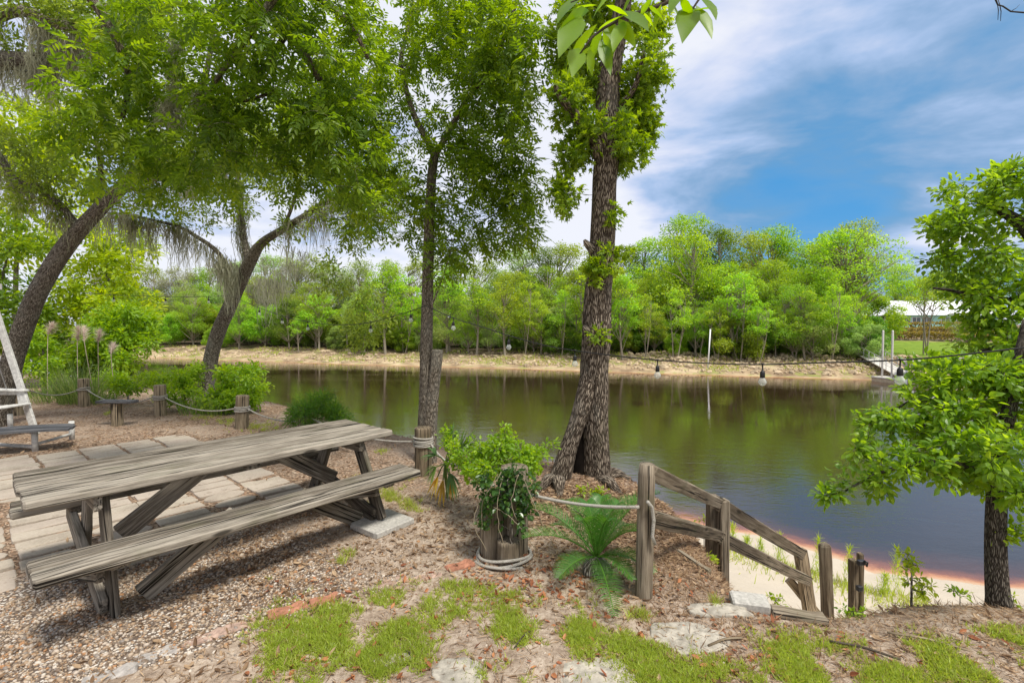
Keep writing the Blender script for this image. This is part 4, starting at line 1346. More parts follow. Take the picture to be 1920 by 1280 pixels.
old_b = [(300, 330, 7.7, 90, 60, .9, 60), (230, 270, 8.0, 90, 70, .9, 80), (150, 330, 8.1, 80, 60, .8, 44), (420, 290, 7.4, 100, 60, .9, 70), (330, 200, 7.8, 100, 70, .9, 80), (150, 190, 8.3, 90, 80, .9, 60), (60, 380, 7.8, 70, 50, .7, 26), (520, 270, 7.0, 80, 60, .8, 50), (240, 110, 8, 120, 80, .9, 70), (40, 300, 7.8, 60, 50, .6, 20)]
old, old_ll, _, _ = make_tree("old_oak", "large leaning oak with mossy limbs behind the white swing at the far left", "tree", old_l, old_b, "bark_oak", "leaf_oak", 55, "simple",
                        dict(per=40, leaf=(.06, .10), wid=.42, spread=.19, up=.7, tail=.8), dict(rk=.008, bough=.2, sag=.1), flare(5, .25, .4, .2), step=.10, dens=.72)
mp = []
for l, k0, k1, n in ((old_ll[1], .1, 1.0, 50), (old_ll[2], .1, 1.0, 22), (old_ll[0], .5, .8, 20)):
    for i in range(n):
        j = int((k0 + (k1 - k0) * r.random()) * (len(l) - 1)); mp.append(l[j, :3] + r.normal(0, .05, 3) - [0, 0, l[j, 3]])
add_moss(old, np.array(mp), r, ln=(.15, .7), n=13, wd=.0055, spread=.06)

# --- oak whose trunk stands outside the frame: a mossy limb at the top left -------------------------------
tl_l = [[(-560, 860, 7.6, .34), (-520, 600, 7.5, .30), (-420, 350, 7.3, .26), (-280, 180, 7.2, .2), (-140, 120, 7.1, .15), (0, 114, 7.0, .125), (70, 116, 7.0, .11), (130, 112, 7.0, .10), (190, 100, 7.0, .08), (260, 60, 6.9, .06), (330, 0, 6.8, .04)],
        [(-140, 120, 7.1, .1), (-60, 60, 7, .09), (30, 20, 6.9, .08), (110, 45, 6.8, .065), (180, 55, 6.7, .05), (260, 40, 6.6, .035)],
        [(-280, 180, 7.2, .12), (-200, 60, 7.2, .10), (-100, -40, 7.1, .08), (60, -80, 7.0, .06), (200, -60, 6.9, .04)]]
tl_b = [(120, 20, 6.8, 110, 30, .7, 50), (210, 70, 6.8, 80, 45, .6, 50), (300, 30, 6.7, 90, 50, .6, 60), (60, 20, 6.9, 70, 25, .5, 16), (20, 70, 6.9, 40, 20, .4, 8)]
tlo, tl_ll, _, _ = make_tree("mossy_oak", "oak reaching in at the top left corner with a horizontal moss hung limb", "tree", tl_l, tl_b, "bark_oak", "leaf_oak", 66, "simple",
                       dict(per=40, leaf=(.05, .085), wid=.42, spread=.17, up=.7, tail=.8), dict(rk=.007, bough=.2), flare(5, .25, .4), step=.10)
mp = []
for l, a0, a1, n in ((tl_ll[0], (-10), 200, 42), (tl_ll[1], 0, 220, 26)):
    xs = 960 + F * l[:, 0] / l[:, 1]
    ids = np.where((xs > a0) & (xs < a1))[0]
    for i in range(n): j = ids[r.integers(len(ids))]; mp.append(l[j, :3] + r.normal(0, .04, 3) - [0, 0, l[j, 3] * .6])
for px, py, n in ((80, 60, 12), (75, 110, 14), (130, 90, 12), (145, 80, 10)):
    for i in range(n): mp.append(P(px, py, 6.9) + r.normal(0, .07, 3))
add_moss(tlo, np.array(mp), r, ln=(.2, .75), n=18, wd=.005, spread=.05)

# --- overhanging tree, trunk outside the frame at the left: boughs across the top -----------------------------
ov_l = [[(-700, 1500, 3.6, .25), (-650, 900, 3.6, .20), (-520, 300, 3.7, .17), (-300, -60, 3.9, .13), (0, -160, 4.2, .10), (250, -120, 4.5, .075), (430, -30, 4.7, .055), (540, 60, 4.8, .045), (600, 150, 4.9, .03)],
        [(250, -120, 4.5, .05), (400, -100, 4.4, .045), (520, -40, 4.4, .04), (470, 60, 4.5, .03), (420, 130, 4.6, .022), (380, 190, 4.7, .016)],
        [(0, -160, 4.2, .06), (120, -60, 4.4, .05), (200, 40, 4.6, .04), (240, 140, 4.8, .03), (230, 220, 5.0, .02)],
        [(430, -30, 4.7, .04), (560, -20, 4.7, .034), (650, 40, 4.7, .026), (690, 110, 4.8, .018)],
        [(540, 60, 4.8, .03), (480, 150, 4.9, .026), (455, 190, 4.9, .02), (520, 170, 4.9, .012)]]
ov_b = [(275, 90, 4.7, 125, 90, .7, 70), (420, 70, 4.6, 190, 90, .8, 130), (330, 220, 4.9, 180, 90, .8, 130), (500, 220, 4.9, 130, 90, .7, 100), (590, 110, 4.8, 120, 120, .7, 100), (440, 330, 5.1, 150, 50, .6, 60), (185, 240, 4.9, 80, 70, .6, 40), (650, 260, 5.0, 80, 110, .6, 70), (240, 330, 5.2, 110, 50, .5, 34), (660, 380, 5.2, 60, 60, .5, 24), (560, -30, 4.6, 160, 60, .7, 60)]
ov, ov_ll, _, ov_e = make_tree("overhanging_tree", "leafy boughs hanging across the upper left from a trunk outside the photo", "tree", ov_l, ov_b, "bark_ash", "leaf_over", 77, "compound",
                          dict(per=6, rach=(.14, .25), leaf=(.05, .085), wid=.38, pairs=4, droop=.4), dict(rk=.006, bough=.14, wob=.12), None, step=.10, dens=.56)
mp = [P(325, 60 + 14 * i, 4.7) + r.normal(0, .015, 3) for i in range(12)] + [P(316, 200, 4.7) + r.normal(0, .02, 3) for i in range(4)] + [P(378, 180, 4.8) + r.normal(0, .02, 3) for i in range(4)]
add_moss(ov, np.array(mp), r, ln=(.12, .38), n=22, wd=.004, spread=.022)

# --- small tree on the bank at the right ----------------------------------------------------------------------
br_l = [[(1876, 1150, 2.93, .075), (1871, 1120, 2.93, .060), (1867, 1060, 2.93, .053), (1866, 1000, 2.93, .050), (1868, 940, 2.93, .048), (1873, 880, 2.93, .044), (1884, 810, 2.93, .038), (1898, 740, 2.93, .032), (1910, 670, 2.93, .025), (1925, 600, 2.95, .018)],
        [(1870, 905, 2.93, .026), (1830, 880, 2.85, .02), (1770, 865, 2.8, .016), (1700, 872, 2.8, .011), (1640, 890, 2.85, .008), (1585, 920, 2.9, .005)],
        [(1884, 810, 2.93, .022), (1840, 790, 3.0, .018), (1780, 760, 3.05, .014), (1720, 750, 3.1, .009), (1670, 770, 3.1, .006)]]
br_b = [(1850, 700, 3.1, 60, 40, .3, 40), (1905, 700, 3.0, 40, 50, .3, 30), (1780, 690, 3.1, 40, 26, .25, 18), (1900, 770, 2.9, 60, 60, .3, 34), (1810, 830, 2.85, 90, 60, .35, 60), (1700, 860, 2.85, 80, 45, .3, 46), (1628, 900, 2.9, 50, 24, .18, 16), (1565, 930, 2.92, 34, 10, .08, 8), (1850, 890, 2.85, 75, 40, .3, 46), (1760, 740, 3.05, 60, 45, .3, 36), (1650, 785, 3.1, 50, 22, .2, 14), (1800, 700, 3.1, 80, 45, .35, 36), (1905, 1000, 2.9, 18, 25, .1, 5), (1890, 930, 2.95, 40, 30, .2, 16), (1720, 800, 2.95, 70, 40, .3, 24)]
br, _, _, _ = make_tree("bank_tree", "small slim tree with glossy broad leaves on the mound at the right edge", "tree", br_l, br_b, "bark_young", "leaf_right", 88, "simple",
                     dict(per=20, leaf=(.030, .058), wid=.52, spread=.06, up=.9, tail=.9), dict(rk=.004, bough=.22, sag=.03), flare(4, .25, .12), step=.05, tpl=BIG, dens=1.2)
ur_l = [[(2130, 1330, 3.3, .10), (2100, 1050, 3.3, .085), (2060, 820, 3.3, .078), (2010, 640, 3.35, .07), (1975, 520, 3.4, .065), (1935, 440, 3.5, .05), (1885, 400, 3.6, .032), (1840, 380, 3.7, .02)],
        [(2050, 780, 3.3, .085), (1985, 640 + 20, 3.25, .07), (1925, 700, 3.2, .056), (1888, 728, 3.2, .05), (1856, 768, 3.2, .043), (1832, 800, 3.2, .034), (1806, 818, 3.2, .02)],
        [(1975, 520, 3.4, .035), (1915, 560, 3.4, .028), (1850, 560, 3.5, .02), (1790, 545, 3.6, .013), (1750, 540, 3.6, .008)],
        [(1975, 520, 3.4, .04), (2050, 250, 3.2, .034), (2010, -120, 2.6, .018), (1850, -160, 2.0, .006)],
        [(2010, 640, 3.35, .04), (1940, 640, 3.4, .03), (1880, 650, 3.4, .02), (1830, 660, 3.4, .012)]]
ur_b = [(1850, 360, 3.7, 75, 50, .35, 60), (1800, 420, 3.7, 55, 40, .3, 40), (1900, 450, 3.6, 60, 60, .35, 50), (1840, 510, 3.6, 70, 50, .35, 50), (1770, 480, 3.7, 30, 22, .2, 12), (1890, 570, 3.4, 75, 60, .35, 70), (1825, 545, 3.6, 45, 35, .3, 22), (1890, 650, 3.4, 62, 45, .35, 50), (1905, 330, 3.6, 35, 30, .25, 22), (1840, 610, 3.5, 30, 26, .2, 12), (1750, 440, 3.8, 22, 22, .2, 8), (1870, 720, 3.3, 60, 30, .3, 26)]
ur, _, _, _ = make_tree("riverside_tree", "tallest tree at the right edge, with a dark limb slanting down to the left", "tree", ur_l, ur_b, "bark_young", "leaf_right", 99, "simple",
                     dict(per=19, leaf=(.032, .062), wid=.52, spread=.075, up=.9, tail=.9), dict(rk=.0045, bough=.2, sag=.05), flare(4, .25, .12), step=.05, tpl=BIG)

# --- bough with big leaves right above the camera -----------------------------------------------------------------
bl = limb([(1480, -420, 1.55, .014), (1420, -180, 1.5, .011), (1340, -50, 1.45, .008), (1250, 5, 1.4, .006), (1165, 35, 1.38, .0045), (1110, 70, 1.36, .003), (1085, 105, 1.35, .002)], .04)
b2l = limb([(1340, -50, 1.45, .006), (1320, -15, 1.42, .004), (1300, 15, 1.4, .003), (1290, 30, 1.4, .002)], .04)
b3l = limb([(1250, 5, 1.4, .004), (1200, -20, 1.36, .003), (1130, -15, 1.33, .002), (1070, 5, 1.33, .0015)], .04)
bo = thing("leafy_bough", bl[0, :3], "close bough with large hanging leaves at the top, in front of the thick trunk", "bough")
mb = MB()
for l in (bl, b2l, b3l): mb.tube(l[:, :3], l[:, 3], 6)
mb.build("twig", M["twig"], bo)
leafs = [(1105, 20, 1040, 60), (1090, 30, 1050, 95), (1120, 45, 1062, 118), (1100, 60, 1085, 110), (1130, 50, 1100, 130), (1110, 85, 1062, 135), (1105, 90, 1110, 140), (1125, 75, 1145, 135), (1130, 60, 1150, 105), (1150, 40, 1140, 110), (1160, 35, 1190, 85),
         (1170, 40, 1150, 90), (1180, 25, 1120, 55), (1200, 20, 1235, 60), (1215, 15, 1250, 40), (1240, 8, 1225, 55), (1120, 10, 1060, 20), (1090, -10, 1045, 35), (1150, -15, 1110, 30), (1190, -20, 1165, 30), (1225, -10, 1200, 35), (1260, 0, 1285, 50), (1275, -10, 1300, 45), (1295, 10, 1282, 68), (1305, 10, 1336, 66), (1300, 20, 1345, 15), (1290, 20, 1265, 45), (1310, -10, 1345, 30), (1290, -30, 1255, 20), (1135, 10, 1180, 30), (1085, 90, 1075, 135), (1165, 20, 1215, 50)]
B, D, N, L = [], [], [], []
for x0, y0, x1, y1 in leafs:
    p0 = P(x0, y0, 1.38 + r.normal(0, .03)); p1 = P(x1, y1, 1.36 + r.normal(0, .05)); B.append(p0); D.append(p1 - p0); L.append(np.linalg.norm(p1 - p0) * 1.05); N.append(np.array([0, -.25, .9]) + r.normal(0, .3, 3))
L = np.array(L)
stamp("leaves", BIG, np.array(B), np.array(D), np.array(N), L, L * .27, r.random(len(L)), M["leaf_big"], bo, smooth=True)

tb = limb([(1960, 28, 2.0, .004), (1920, 24, 2.0, .0032), (1895, 22, 2.0, .0028), (1880, 12, 2.0, .0028), (1862, -10, 2.0, .003), (1850, -160, 2.0, .004)], .03)
bt = thing("bare_twig", tb[0, :3], "thin bare twig hanging into the sky at the top right corner", "twig")
mb = MB(); mb.tube(tb[:, :3], tb[:, 3], 5)
for a_ in ([(1868, -5, 2.0, .002), (1872, 20, 2.0, .002), (1871, 38, 2.0, .0012)], [(1872, 0, 2.0, .002), (1877, 22, 2.0, .002), (1876, 40, 2.0, .0012)], [(1895, 22, 2.0, .0015), (1905, 16, 2.0, .001), (1912, 9, 2.0, .0006)]):
    l = limb(a_, .02); mb.tube(l[:, :3], l[:, 3], 4)
mb.build("twig", M["cable"], bt)

# ------------------------------------------------------------------ trees across the river (unit height, shared meshes)


def proto(seed, lo=.28, wid=.27, ncl=26, per=430, fl=(.010, .018), cr=(.085, .15), bend=.05, moss=False, trunk=.014, multi=1):
    r = np.random.default_rng(seed)
    mb = MB()
    cl = []
    ncl = int(ncl * 2.5); cr = (cr[0] * .5, cr[1] * .66); per = int(per * 1.25)
    for i in range(ncl):
        t = r.random()
        z = lo + (1 - lo) * (.12 + .80 * t)
        q = (z - lo) / (1 - lo)
        env = wid * (math.sin(PI * min(1, .15 + .82 * q)) ** .7)
        a = r.random() * 2 * PI; rad = env * r.random() ** .45 * (.7 + .75 * float(vn(math.cos(a) * 1.3 + seed, math.sin(a) * 1.3 + z * 4, seed)))
        cl.append((np.array([math.cos(a) * rad, math.sin(a) * rad, z]), r.uniform(*cr) * (1.12 - .35 * q)))
    for k in range(multi):
        b0 = np.array([r.normal(0, .02) * (multi > 1), r.normal(0, .02) * (multi > 1), -.02])
        top = np.array([r.normal(0, bend) + b0[0] * 3, r.normal(0, bend) + b0[1] * 3, .86])
        t = np.linspace(0, 1, 9)[:, None]
        tr = b0 + (top - b0) * t + np.array([r.normal(0, bend * .4), r.normal(0, bend * .4), 0]) * np.sin(t * PI)
        mb.tube(tr, np.linspace(trunk * (1.25 if multi == 1 else .8), trunk * .2, 9), 7, cap=False)
        for c, cr_ in cl[k::multi]:
            zt = max(.12, c[2] - .10 - r.random() * .15); j = int(np.clip(zt / .86 * 8, 1, 7))
            p0 = tr[j]; m_ = (p0 + c) / 2 + r.normal(0, .012, 3)
            mb.tube(np.array([p0, m_, c]), [trunk * .34, trunk * .22, trunk * .08], 4, cap=False)
    V = np.concatenate(mb.V); FL = np.array(mb.FL)
    tme = raw_mesh("trunk", V, np.array(mb.FI), np.concatenate([[0], np.cumsum(FL)[:-1]]), True, {"tint": np.concatenate(mb.TI)})
    B, D, N, Ti = [], [], [], []
    for c, cr_ in cl:
        n = int(per * (cr_ / .12) ** 2)
        v = rdir(n, r); v[:, 2] = np.abs(v[:, 2]) * np.where(r.random(n) < .75, 1, -1)
        rr = cr_ * (.55 + .5 * r.random(n)[:, None] ** .6) * (1 + .6 * (fbm(v[:, 0] * 2.5 + c[0] * 30, v[:, 1] * 2.5 + v[:, 2] * 2, seed, 3) - .5)[:, None] * 2)
        B.append(c + v * rr * np.array([1.08, 1.08, .98])); D.append(v * .25 + r.normal(0, .7, (n, 3)) + [0, 0, -.25]); N.append(v * .6 + np.array([0, 0, .7]) + r.normal(0, .4, (n, 3)))
        Ti.append(np.clip(r.random() * .5 + r.random(n) * .5, 0, 1))
    B, D, N, Ti = map(np.concatenate, (B, D, N, Ti))
    L = r.uniform(*fl, len(B))
    tmp = stamp("crown", LOZ, B, D, N, L, L * .72, Ti, None)
    cme = tmp.data; bpy.data.objects.remove(tmp)
    mme = None
    if moss:
        pts = [c + r.normal(0, cr_ * .5, 3) * [1, 1, .3] for c, cr_ in cl for _ in range(5)]
        Vm, FI, FS, TI = moss_bundles(pts, r, ln=(.05, .16), n=8, wd=.0016, spread=.012)
        mme = raw_mesh("hanging_moss", Vm, FI, FS, False, {"tint": TI})
    return tme, cme, mme


PROT = {"tall": [proto(101, .26, .22), proto(102, .32, .19, 24, bend=.08), proto(103, .22, .26, 30), proto(104, .36, .20, 22, bend=.06)],
        "mid": [proto(111, .10, .30, 26), proto(112, .14, .28, 24, multi=2), proto(113, .08, .34, 30, multi=2)],
        "bush": [proto(121, .0, .46, 24, 380, (.020, .036), (.13, .22), multi=3, trunk=.018), proto(122, .02, .40, 22, 380, (.020, .034), (.13, .21), multi=2, trunk=.018), proto(123, .0, .5, 26, 360, (.020, .036), (.13, .2), multi=3, trunk=.016)],
        "mossy": [proto(131, .30, .33, 28, 330, (.010, .019), (.08, .14), bend=.1, moss=True, multi=2, trunk=.018), proto(132, .26, .36, 28, 320, (.010, .019), (.08, .14), bend=.1, moss=True, multi=2, trunk=.018)]}

PROT["slim"] = [proto(151, .34, .17, 14, 330, (.012, .024), (.06, .11), trunk=.010), proto(152, .30, .20, 15, 330, (.012, .024), (.06, .12), trunk=.011, bend=.07), proto(153, .38, .16, 12, 320, (.012, .024), (.06, .11), trunk=.009, multi=2)]

LAND = [(330, "beyond the plumed grasses"), (425, "left of the leaning oak trunk"), (560, "right of the leaning oak trunk"), (690, "beyond the far table end"), (790, "left of the slender tree"),
        (880, "right of the slender tree"), (985, "between slender and hollow trees"), (1105, "left of the hollow tree"), (1235, "right of the hollow tree"), (1330, "left of the white river pole"),
        (1420, "right of the white river pole"), (1520, "left of the pale trunk"), (1640, "around the pale trunk"), (1760, "beside the house"), (2100, "beyond the right edge foliage")]
KIND = {"far_lime": "lime green", "far_mid": "bright green", "far_grey": "grey green", "far_dark": "dark green"}
GRPNAME = "trees along the far river bank"
used_labels = {}


def far_tree(px, d, hgt, pk, mat, row, label=None, sw=1.0, z=None, name=None):
    tme, cme, mme = pk
    x = (px - 960) / F * d
    zz_ = h1(x, d) if z is None else z
    if label is None:
        place = next(t for lim, t in LAND if px < lim)
        size = "small" if hgt < 7.5 else ("medium" if hgt < 12 else "tall")
        label = f"{size} {KIND[mat]} {'mossy ' if mme else ''}tree, {row} row across the river, {place}"
    o = thing(name or ("bushy_tree" if row == "front" and hgt < 7.5 else "far_bank_tree"), (x, d, zz_ - .1), label, "tree", GRPNAME)
    o.rotation_euler = (0, 0, random.random() * 6.28)
    o.scale = (hgt * sw, hgt * sw, hgt)
    for nm, me_, m_ in (("trunk", tme, M["bark_far"]), ("crown", cme, M[mat]), ("hanging_moss", mme, M["moss"])):
        if me_ is None: continue
        if not me_.materials: me_.materials.append(m_)
        c = bpy.data.objects.new(nm, me_); c.parent = o; COL.objects.link(c)
        c.material_slots[0].link = "OBJECT"; c.material_slots[0].material = m_
    return o


SKY = np.array([(150, 500), (230, 500), (300, 492), (420, 500), (500, 488), (600, 480), (700, 490), (760, 478), (860, 500), (920, 480), (960, 465), (1030, 468), (1090, 462), (1180, 466), (1215, 440), (1250, 425), (1290, 408), (1340, 432), (1400, 416), (1450, 420), (1500, 448), (1530, 470), (1560, 430), (1610, 418), (1660, 440)])


def bank_depth(px, off):
    """depth along the column px that lies off metres behind the far waterline"""
    ds = np.arange(30, 190, .5); xs = (px - 960) / F * ds
    s = sdist(xs, ds, FAR_EDGE)
    k = np.where(s > off)[0]
    return float(ds[k[0]])


def hfor(px, d, ytop):
    x = (px - 960) / F * d
    return P(px, ytop, d)[2] - h1(x, d)


fr = random.Random(9)
# back row follows the skyline
px = 215
while px < 1600:
    d = bank_depth(px, fr.uniform(24, 32))
    yt = np.interp(px, SKY[:, 0], SKY[:, 1]) + fr.uniform(-8, 14)
    left = px < 720
    pk = fr.choice(PROT["mossy"] if (left and fr.random() < .6) else PROT["tall"])
    mat = fr.choice(["far_grey", "far_grey", "far_mid"] if left else ["far_mid", "far_mid", "far_dark", "far_grey"])
    far_tree(px, d, hfor(px, d, yt) * 1.03, pk, mat, "back", sw=fr.uniform(.95, 1.25))
    px += fr.uniform(46, 66)
px = 225
while px < 1590:
    d = bank_depth(px, fr.uniform(14.5, 20))
    yt = np.interp(px, SKY[:, 0], SKY[:, 1]) + fr.uniform(22, 75)
    left = px < 700
    pk = fr.choice(PROT["mid"] + (PROT["mossy"] if fr.random() < .35 else PROT["tall"]))
    mat = fr.choice(["far_grey", "far_mid", "far_lime"] if left else ["far_mid", "far_lime", "far_lime", "far_mid", "far_dark"])
    far_tree(px, d, hfor(px, d, yt), pk, mat, "second", sw=fr.uniform(1.0, 1.3))
    px += fr.uniform(44, 66)
# low dense trees that close the view between the stems
px = 205
while px < 1610:
    d = bank_depth(px, fr.uniform(21, 30))
    far_tree(px, d, hfor(px, d, fr.uniform(545, 575)), fr.choice(PROT["bush"]), fr.choice(["far_dark", "far_mid", "far_grey"]), "back", sw=fr.uniform(1.0, 1.3))
    px += fr.uniform(52, 72)
px = 215
while px < 1605:
    d = bank_depth(px, fr.uniform(10.5, 14))
    far_tree(px, d, hfor(px, d, fr.uniform(560, 610)), fr.choice(PROT["bush"]), fr.choice(["far_dark", "far_mid", "far_grey", "far_lime"]), "second", sw=fr.uniform(1.0, 1.3))
    px += fr.uniform(40, 60)
px = 235
while px < 1625:
    d = bank_depth(px, fr.uniform(6.2, 9.5))
    yt = fr.choice([fr.uniform(585, 622), fr.uniform(540, 590), fr.uniform(510, 560)])
    pk = fr.choice(PROT["bush"] if yt > 575 else PROT["mid"])
    mat = fr.choice(["far_lime", "far_mid", "far_grey", "far_dark", "far_mid"])
    far_tree(px, d, hfor(px, d, yt), pk, mat, "front", sw=fr.uniform(.95, 1.25))
    px += fr.uniform(32, 52)
px = 560
while px < 1600:
    d = bank_depth(px, fr.uniform(4.6, 7.5))
    far_tree(px, d, hfor(px, d, fr.uniform(480, 590)), fr.choice(PROT["slim"]), fr.choice(["far_lime", "far_mid", "far_lime"]), "waterside", sw=fr.uniform(1.0, 1.35), name="slim_tree")
    px += fr.uniform(26, 56)
# singled out trees round the house
pale = proto(141, .34, .36, 30, 300, (.012, .021), (.075, .13), bend=.06, trunk=.017)
d = 64; far_tree(1590, d, hfor(1590, d, 418), pale, "far_lime", "front", "tall yellow green tree with a thick pale trunk left of the mint house", name="pale_trunk_tree", sw=1.0)
d = 57; far_tree(1737, d, hfor(1737, d, 508), proto(142, .56, .34, 16, 340, (.014, .024), (.07, .12), multi=3, trunk=.013, bend=.05), "far_lime", "front", "open crowned tree with three pale trunks on the lawn in front of the mint house", name="lawn_tree", sw=.9)
d = 60; far_tree(1800, d, hfor(1800, d, 585), proto(143, .35, .34, 18, 150), "far_mid", "front", "small single trunk tree on the lawn right of the three trunk tree", name="lawn_tree")
for px, d, yt, m_, lab in ((1690, 118, 492, "far_lime", "leafy crown rising behind the left end of the white house roof"), (1770, 122, 470, "far_mid", "tall tree behind the middle of the white house roof"), (1850, 120, 480, "far_mid", "tall tree behind the right end of the white house roof"), (1930, 110, 470, "far_dark", "dark tree behind the right edge foliage beyond the house"), (1612, 92, 520, "far_dark", "dark tree at the left wall of the mint house")):
    far_tree(px, d, hfor(px, d, yt), fr.choice(PROT["tall"]), m_, "back", lab, sw=1.2)
for px, off, m_, lab in ((1628, 9.5, "far_dark", "dark bush right above the gangway head on the far bank"),):
    d = bank_depth(px, off); far_tree(px, d, hfor(px, d, 590), PROT["bush"][0], m_, "front", lab)

# ------------------------------------------------------------------ house, hedges, dock
hx0, hy0 = P(1640, 600, 95)[:2]
hz = 1.35
house = thing("mint_house", (hx0 + 10, hy0 + 3, hz), "mint green house with white metal roof and open porch on the rise across the river", "house")


def hb(name, m, x0, x1, y0, y1, z0, z1, parent=house):
    b = MB(); b.plank(np.array([hx0 + x0, hy0 + (y0 + y1) / 2, hz + (z0 + z1) / 2]), np.array([hx0 + x1, hy0 + (y0 + y1) / 2, hz + (z0 + z1) / 2]), (0, 0, 1), abs(y1 - y0), abs(z1 - z0), 1, .01)
    return b.build(name, M[m], parent)


hb("wall", "mint", 4.4, 24, 0, 9, -.6, 2.35)
hb("porch_floor", "dock", -.6, 4.35, 0, 7, -.5, -.05)
hb("porch_back_wall", "dark", -.3, 4.35, 6.4, 7, -.05, 2.3)  # near-black wall colour stands in for the shade within the porch
hb("porch_side", "mint", 2.5, 2.75, 2.2, 6.3, -.05, 2.3)
for x in (-.4, 2.05): hb("porch_post", "trim", x, x + .16, .1, .26, -.05, 2.2)
hb("door", "dark", 3.3, 4.2, 1.9, 2.0, -.03, 2.0)
b = MB(); b.loft([np.array([(hx0 - 1.0, hy0 - .6, hz + 2.15), (hx0 + 4.6, hy0 - .6, hz + 2.5), (hx0 + 4.6, hy0 + 7.5, hz + 3.1), (hx0 - 1.0, hy0 + 7.5, hz + 2.3)]),
                  np.array([(hx0 - 1.0, hy0 - .6, hz + 2.27), (hx0 + 4.6, hy0 - .6, hz + 2.64), (hx0 + 4.6, hy0 + 7.5, hz + 3.24), (hx0 - 1.0, hy0 + 7.5, hz + 2.42)])], [np.zeros((4, 3))] * 2, False)
b.build("porch_roof", M["roof"], house)
b = MB()
b.add([(hx0 + 3.6, hy0 - .7, hz + 2.36), (hx0 + 24.8, hy0 - .7, hz + 2.36), (hx0 + 24.8, hy0 + 9.7, hz + 2.36), (hx0 + 3.6, hy0 + 9.7, hz + 2.36), (hx0 + 6.4, hy0 + 4.5, hz + 5.4), (hx0 + 22, hy0 + 4.5, hz + 5.4)],
      [(0, 1, 5, 4), (1, 2, 5), (2, 3, 4, 5), (3, 0, 4), (3, 2, 1, 0)])
b.build("roof", M["roof"], house)
for i, x in enumerate((5.3, 7.3, 9.3, 13.0, 16.0, 19.5)):
    wf = hb("window", "trim", x, x + 1.75, -.06, .02, .62, 2.0)
    for k in range(2): hb("pane", "glassdark", x + .12 + k * .82, x + .82 + k * .82, -.09, -.05, .72, 1.9, wf)
hb("foundation", "stone", 4.3, 24.1, -.2, 9.1, -1.6, -.58)
b = MB(); b.add([(hx0 + 5.5, hy0 + 14, hz + 2), (hx0 + 10, hy0 + 14, hz + 2), (hx0 + 10, hy0 + 18, hz + 2), (hx0 + 5.5, hy0 + 18, hz + 2), (hx0 + 5.5, hy0 + 14, hz + 5.3), (hx0 + 10, hy0 + 14, hz + 5.3), (hx0 + 10, hy0 + 18, hz + 5.3), (hx0 + 5.5, hy0 + 18, hz + 5.3), (hx0 + 7.75, hy0 + 14, hz + 6.9), (hx0 + 7.75, hy0 + 18, hz + 6.9)],
                [(0, 1, 5, 8, 4), (1, 2, 6, 5), (2, 3, 7, 9, 6), (3, 0, 4, 7), (4, 8, 9, 7), (8, 5, 6, 9)])
tag(b.build("gabled_outbuilding", M["mint"], loc=(hx0 + 7.7, hy0 + 16, hz)), "small blue gable showing above the white roof of the mint house", "outbuilding")
hr_ = np.random.default_rng(6)
for i, (s2v, ytop, lab) in enumerate(((37.5, 630, "lowest of the three rusty green hedges below the mint house"), (43.5, 619, "middle of the three rusty green hedges below the mint house"), (49.5, 607, "topmost rusty green hedge directly under the mint house"))):
    xs = np.linspace(P(1618, 0, 70)[0], P(1905, 0, 66)[0] + 12, 60); pts = []
    for x in xs:
        ds = np.arange(40, 110, .4); s = sdist(np.full(len(ds), x), ds, FAR_EDGE); k = np.where(s > s2v)[0]
        if len(k): pts.append((x, ds[k[0]], h1(x, ds[k[0]])))
    pts = np.array(pts); mid = pts[len(pts) // 2]
    ho = thing("hedge", pts[0], lab, "hedge", "clipped terrace hedges")
    n = 5200; j = hr_.integers(0, len(pts) - 1, n); t = hr_.random((n, 1)); c = pts[j] * (1 - t) + pts[j + 1] * t
    u_ = hr_.random((n, 2)); edge = hr_.random(n) < .7
    dy = np.where(edge, -.55 + hr_.normal(0, .06, n), u_[:, 0] * 1.1 - .55); dz_ = np.where(edge, u_[:, 1] * 1.15, 1.15 + hr_.normal(0, .06, n))
    Bh = c + np.stack([np.zeros(n), dy, dz_ + .05], 1)
    stamp("foliage", LOZ, Bh, rdir(n, hr_), rdir(n, hr_) + [0, -.5, .8], .28, .2, hr_.random(n), M["hedge"], ho)
    b = MB()
    for (x0, y0, z0), (x1, y1, z1) in zip(pts[:-1:6], pts[6::6]): b.tube(np.array([(x0, y0, z0 - .1), (x0, y0, z0 + .5), (x0, y0, z0 + 1.0)]), .05, 5)
    b.build("stems", M["twig"], ho)["kind"] = "stuff"
    wb = MB()
    for a_, b_ in zip(pts[:-1], pts[1:]):
        wb.plank(np.array(a_) + [0, -.75, -.1], np.array(b_) + [0, -.75, -.1], (0, 0, 1), .2, .5, 1, .02)
    tag(wb.build("terrace_wall", M["rail"], loc=pts[0]), ["low timber terrace edge under the lowest hedge", "low timber terrace edge under the middle hedge", "low timber terrace edge under the topmost hedge"][i], "terrace wall")

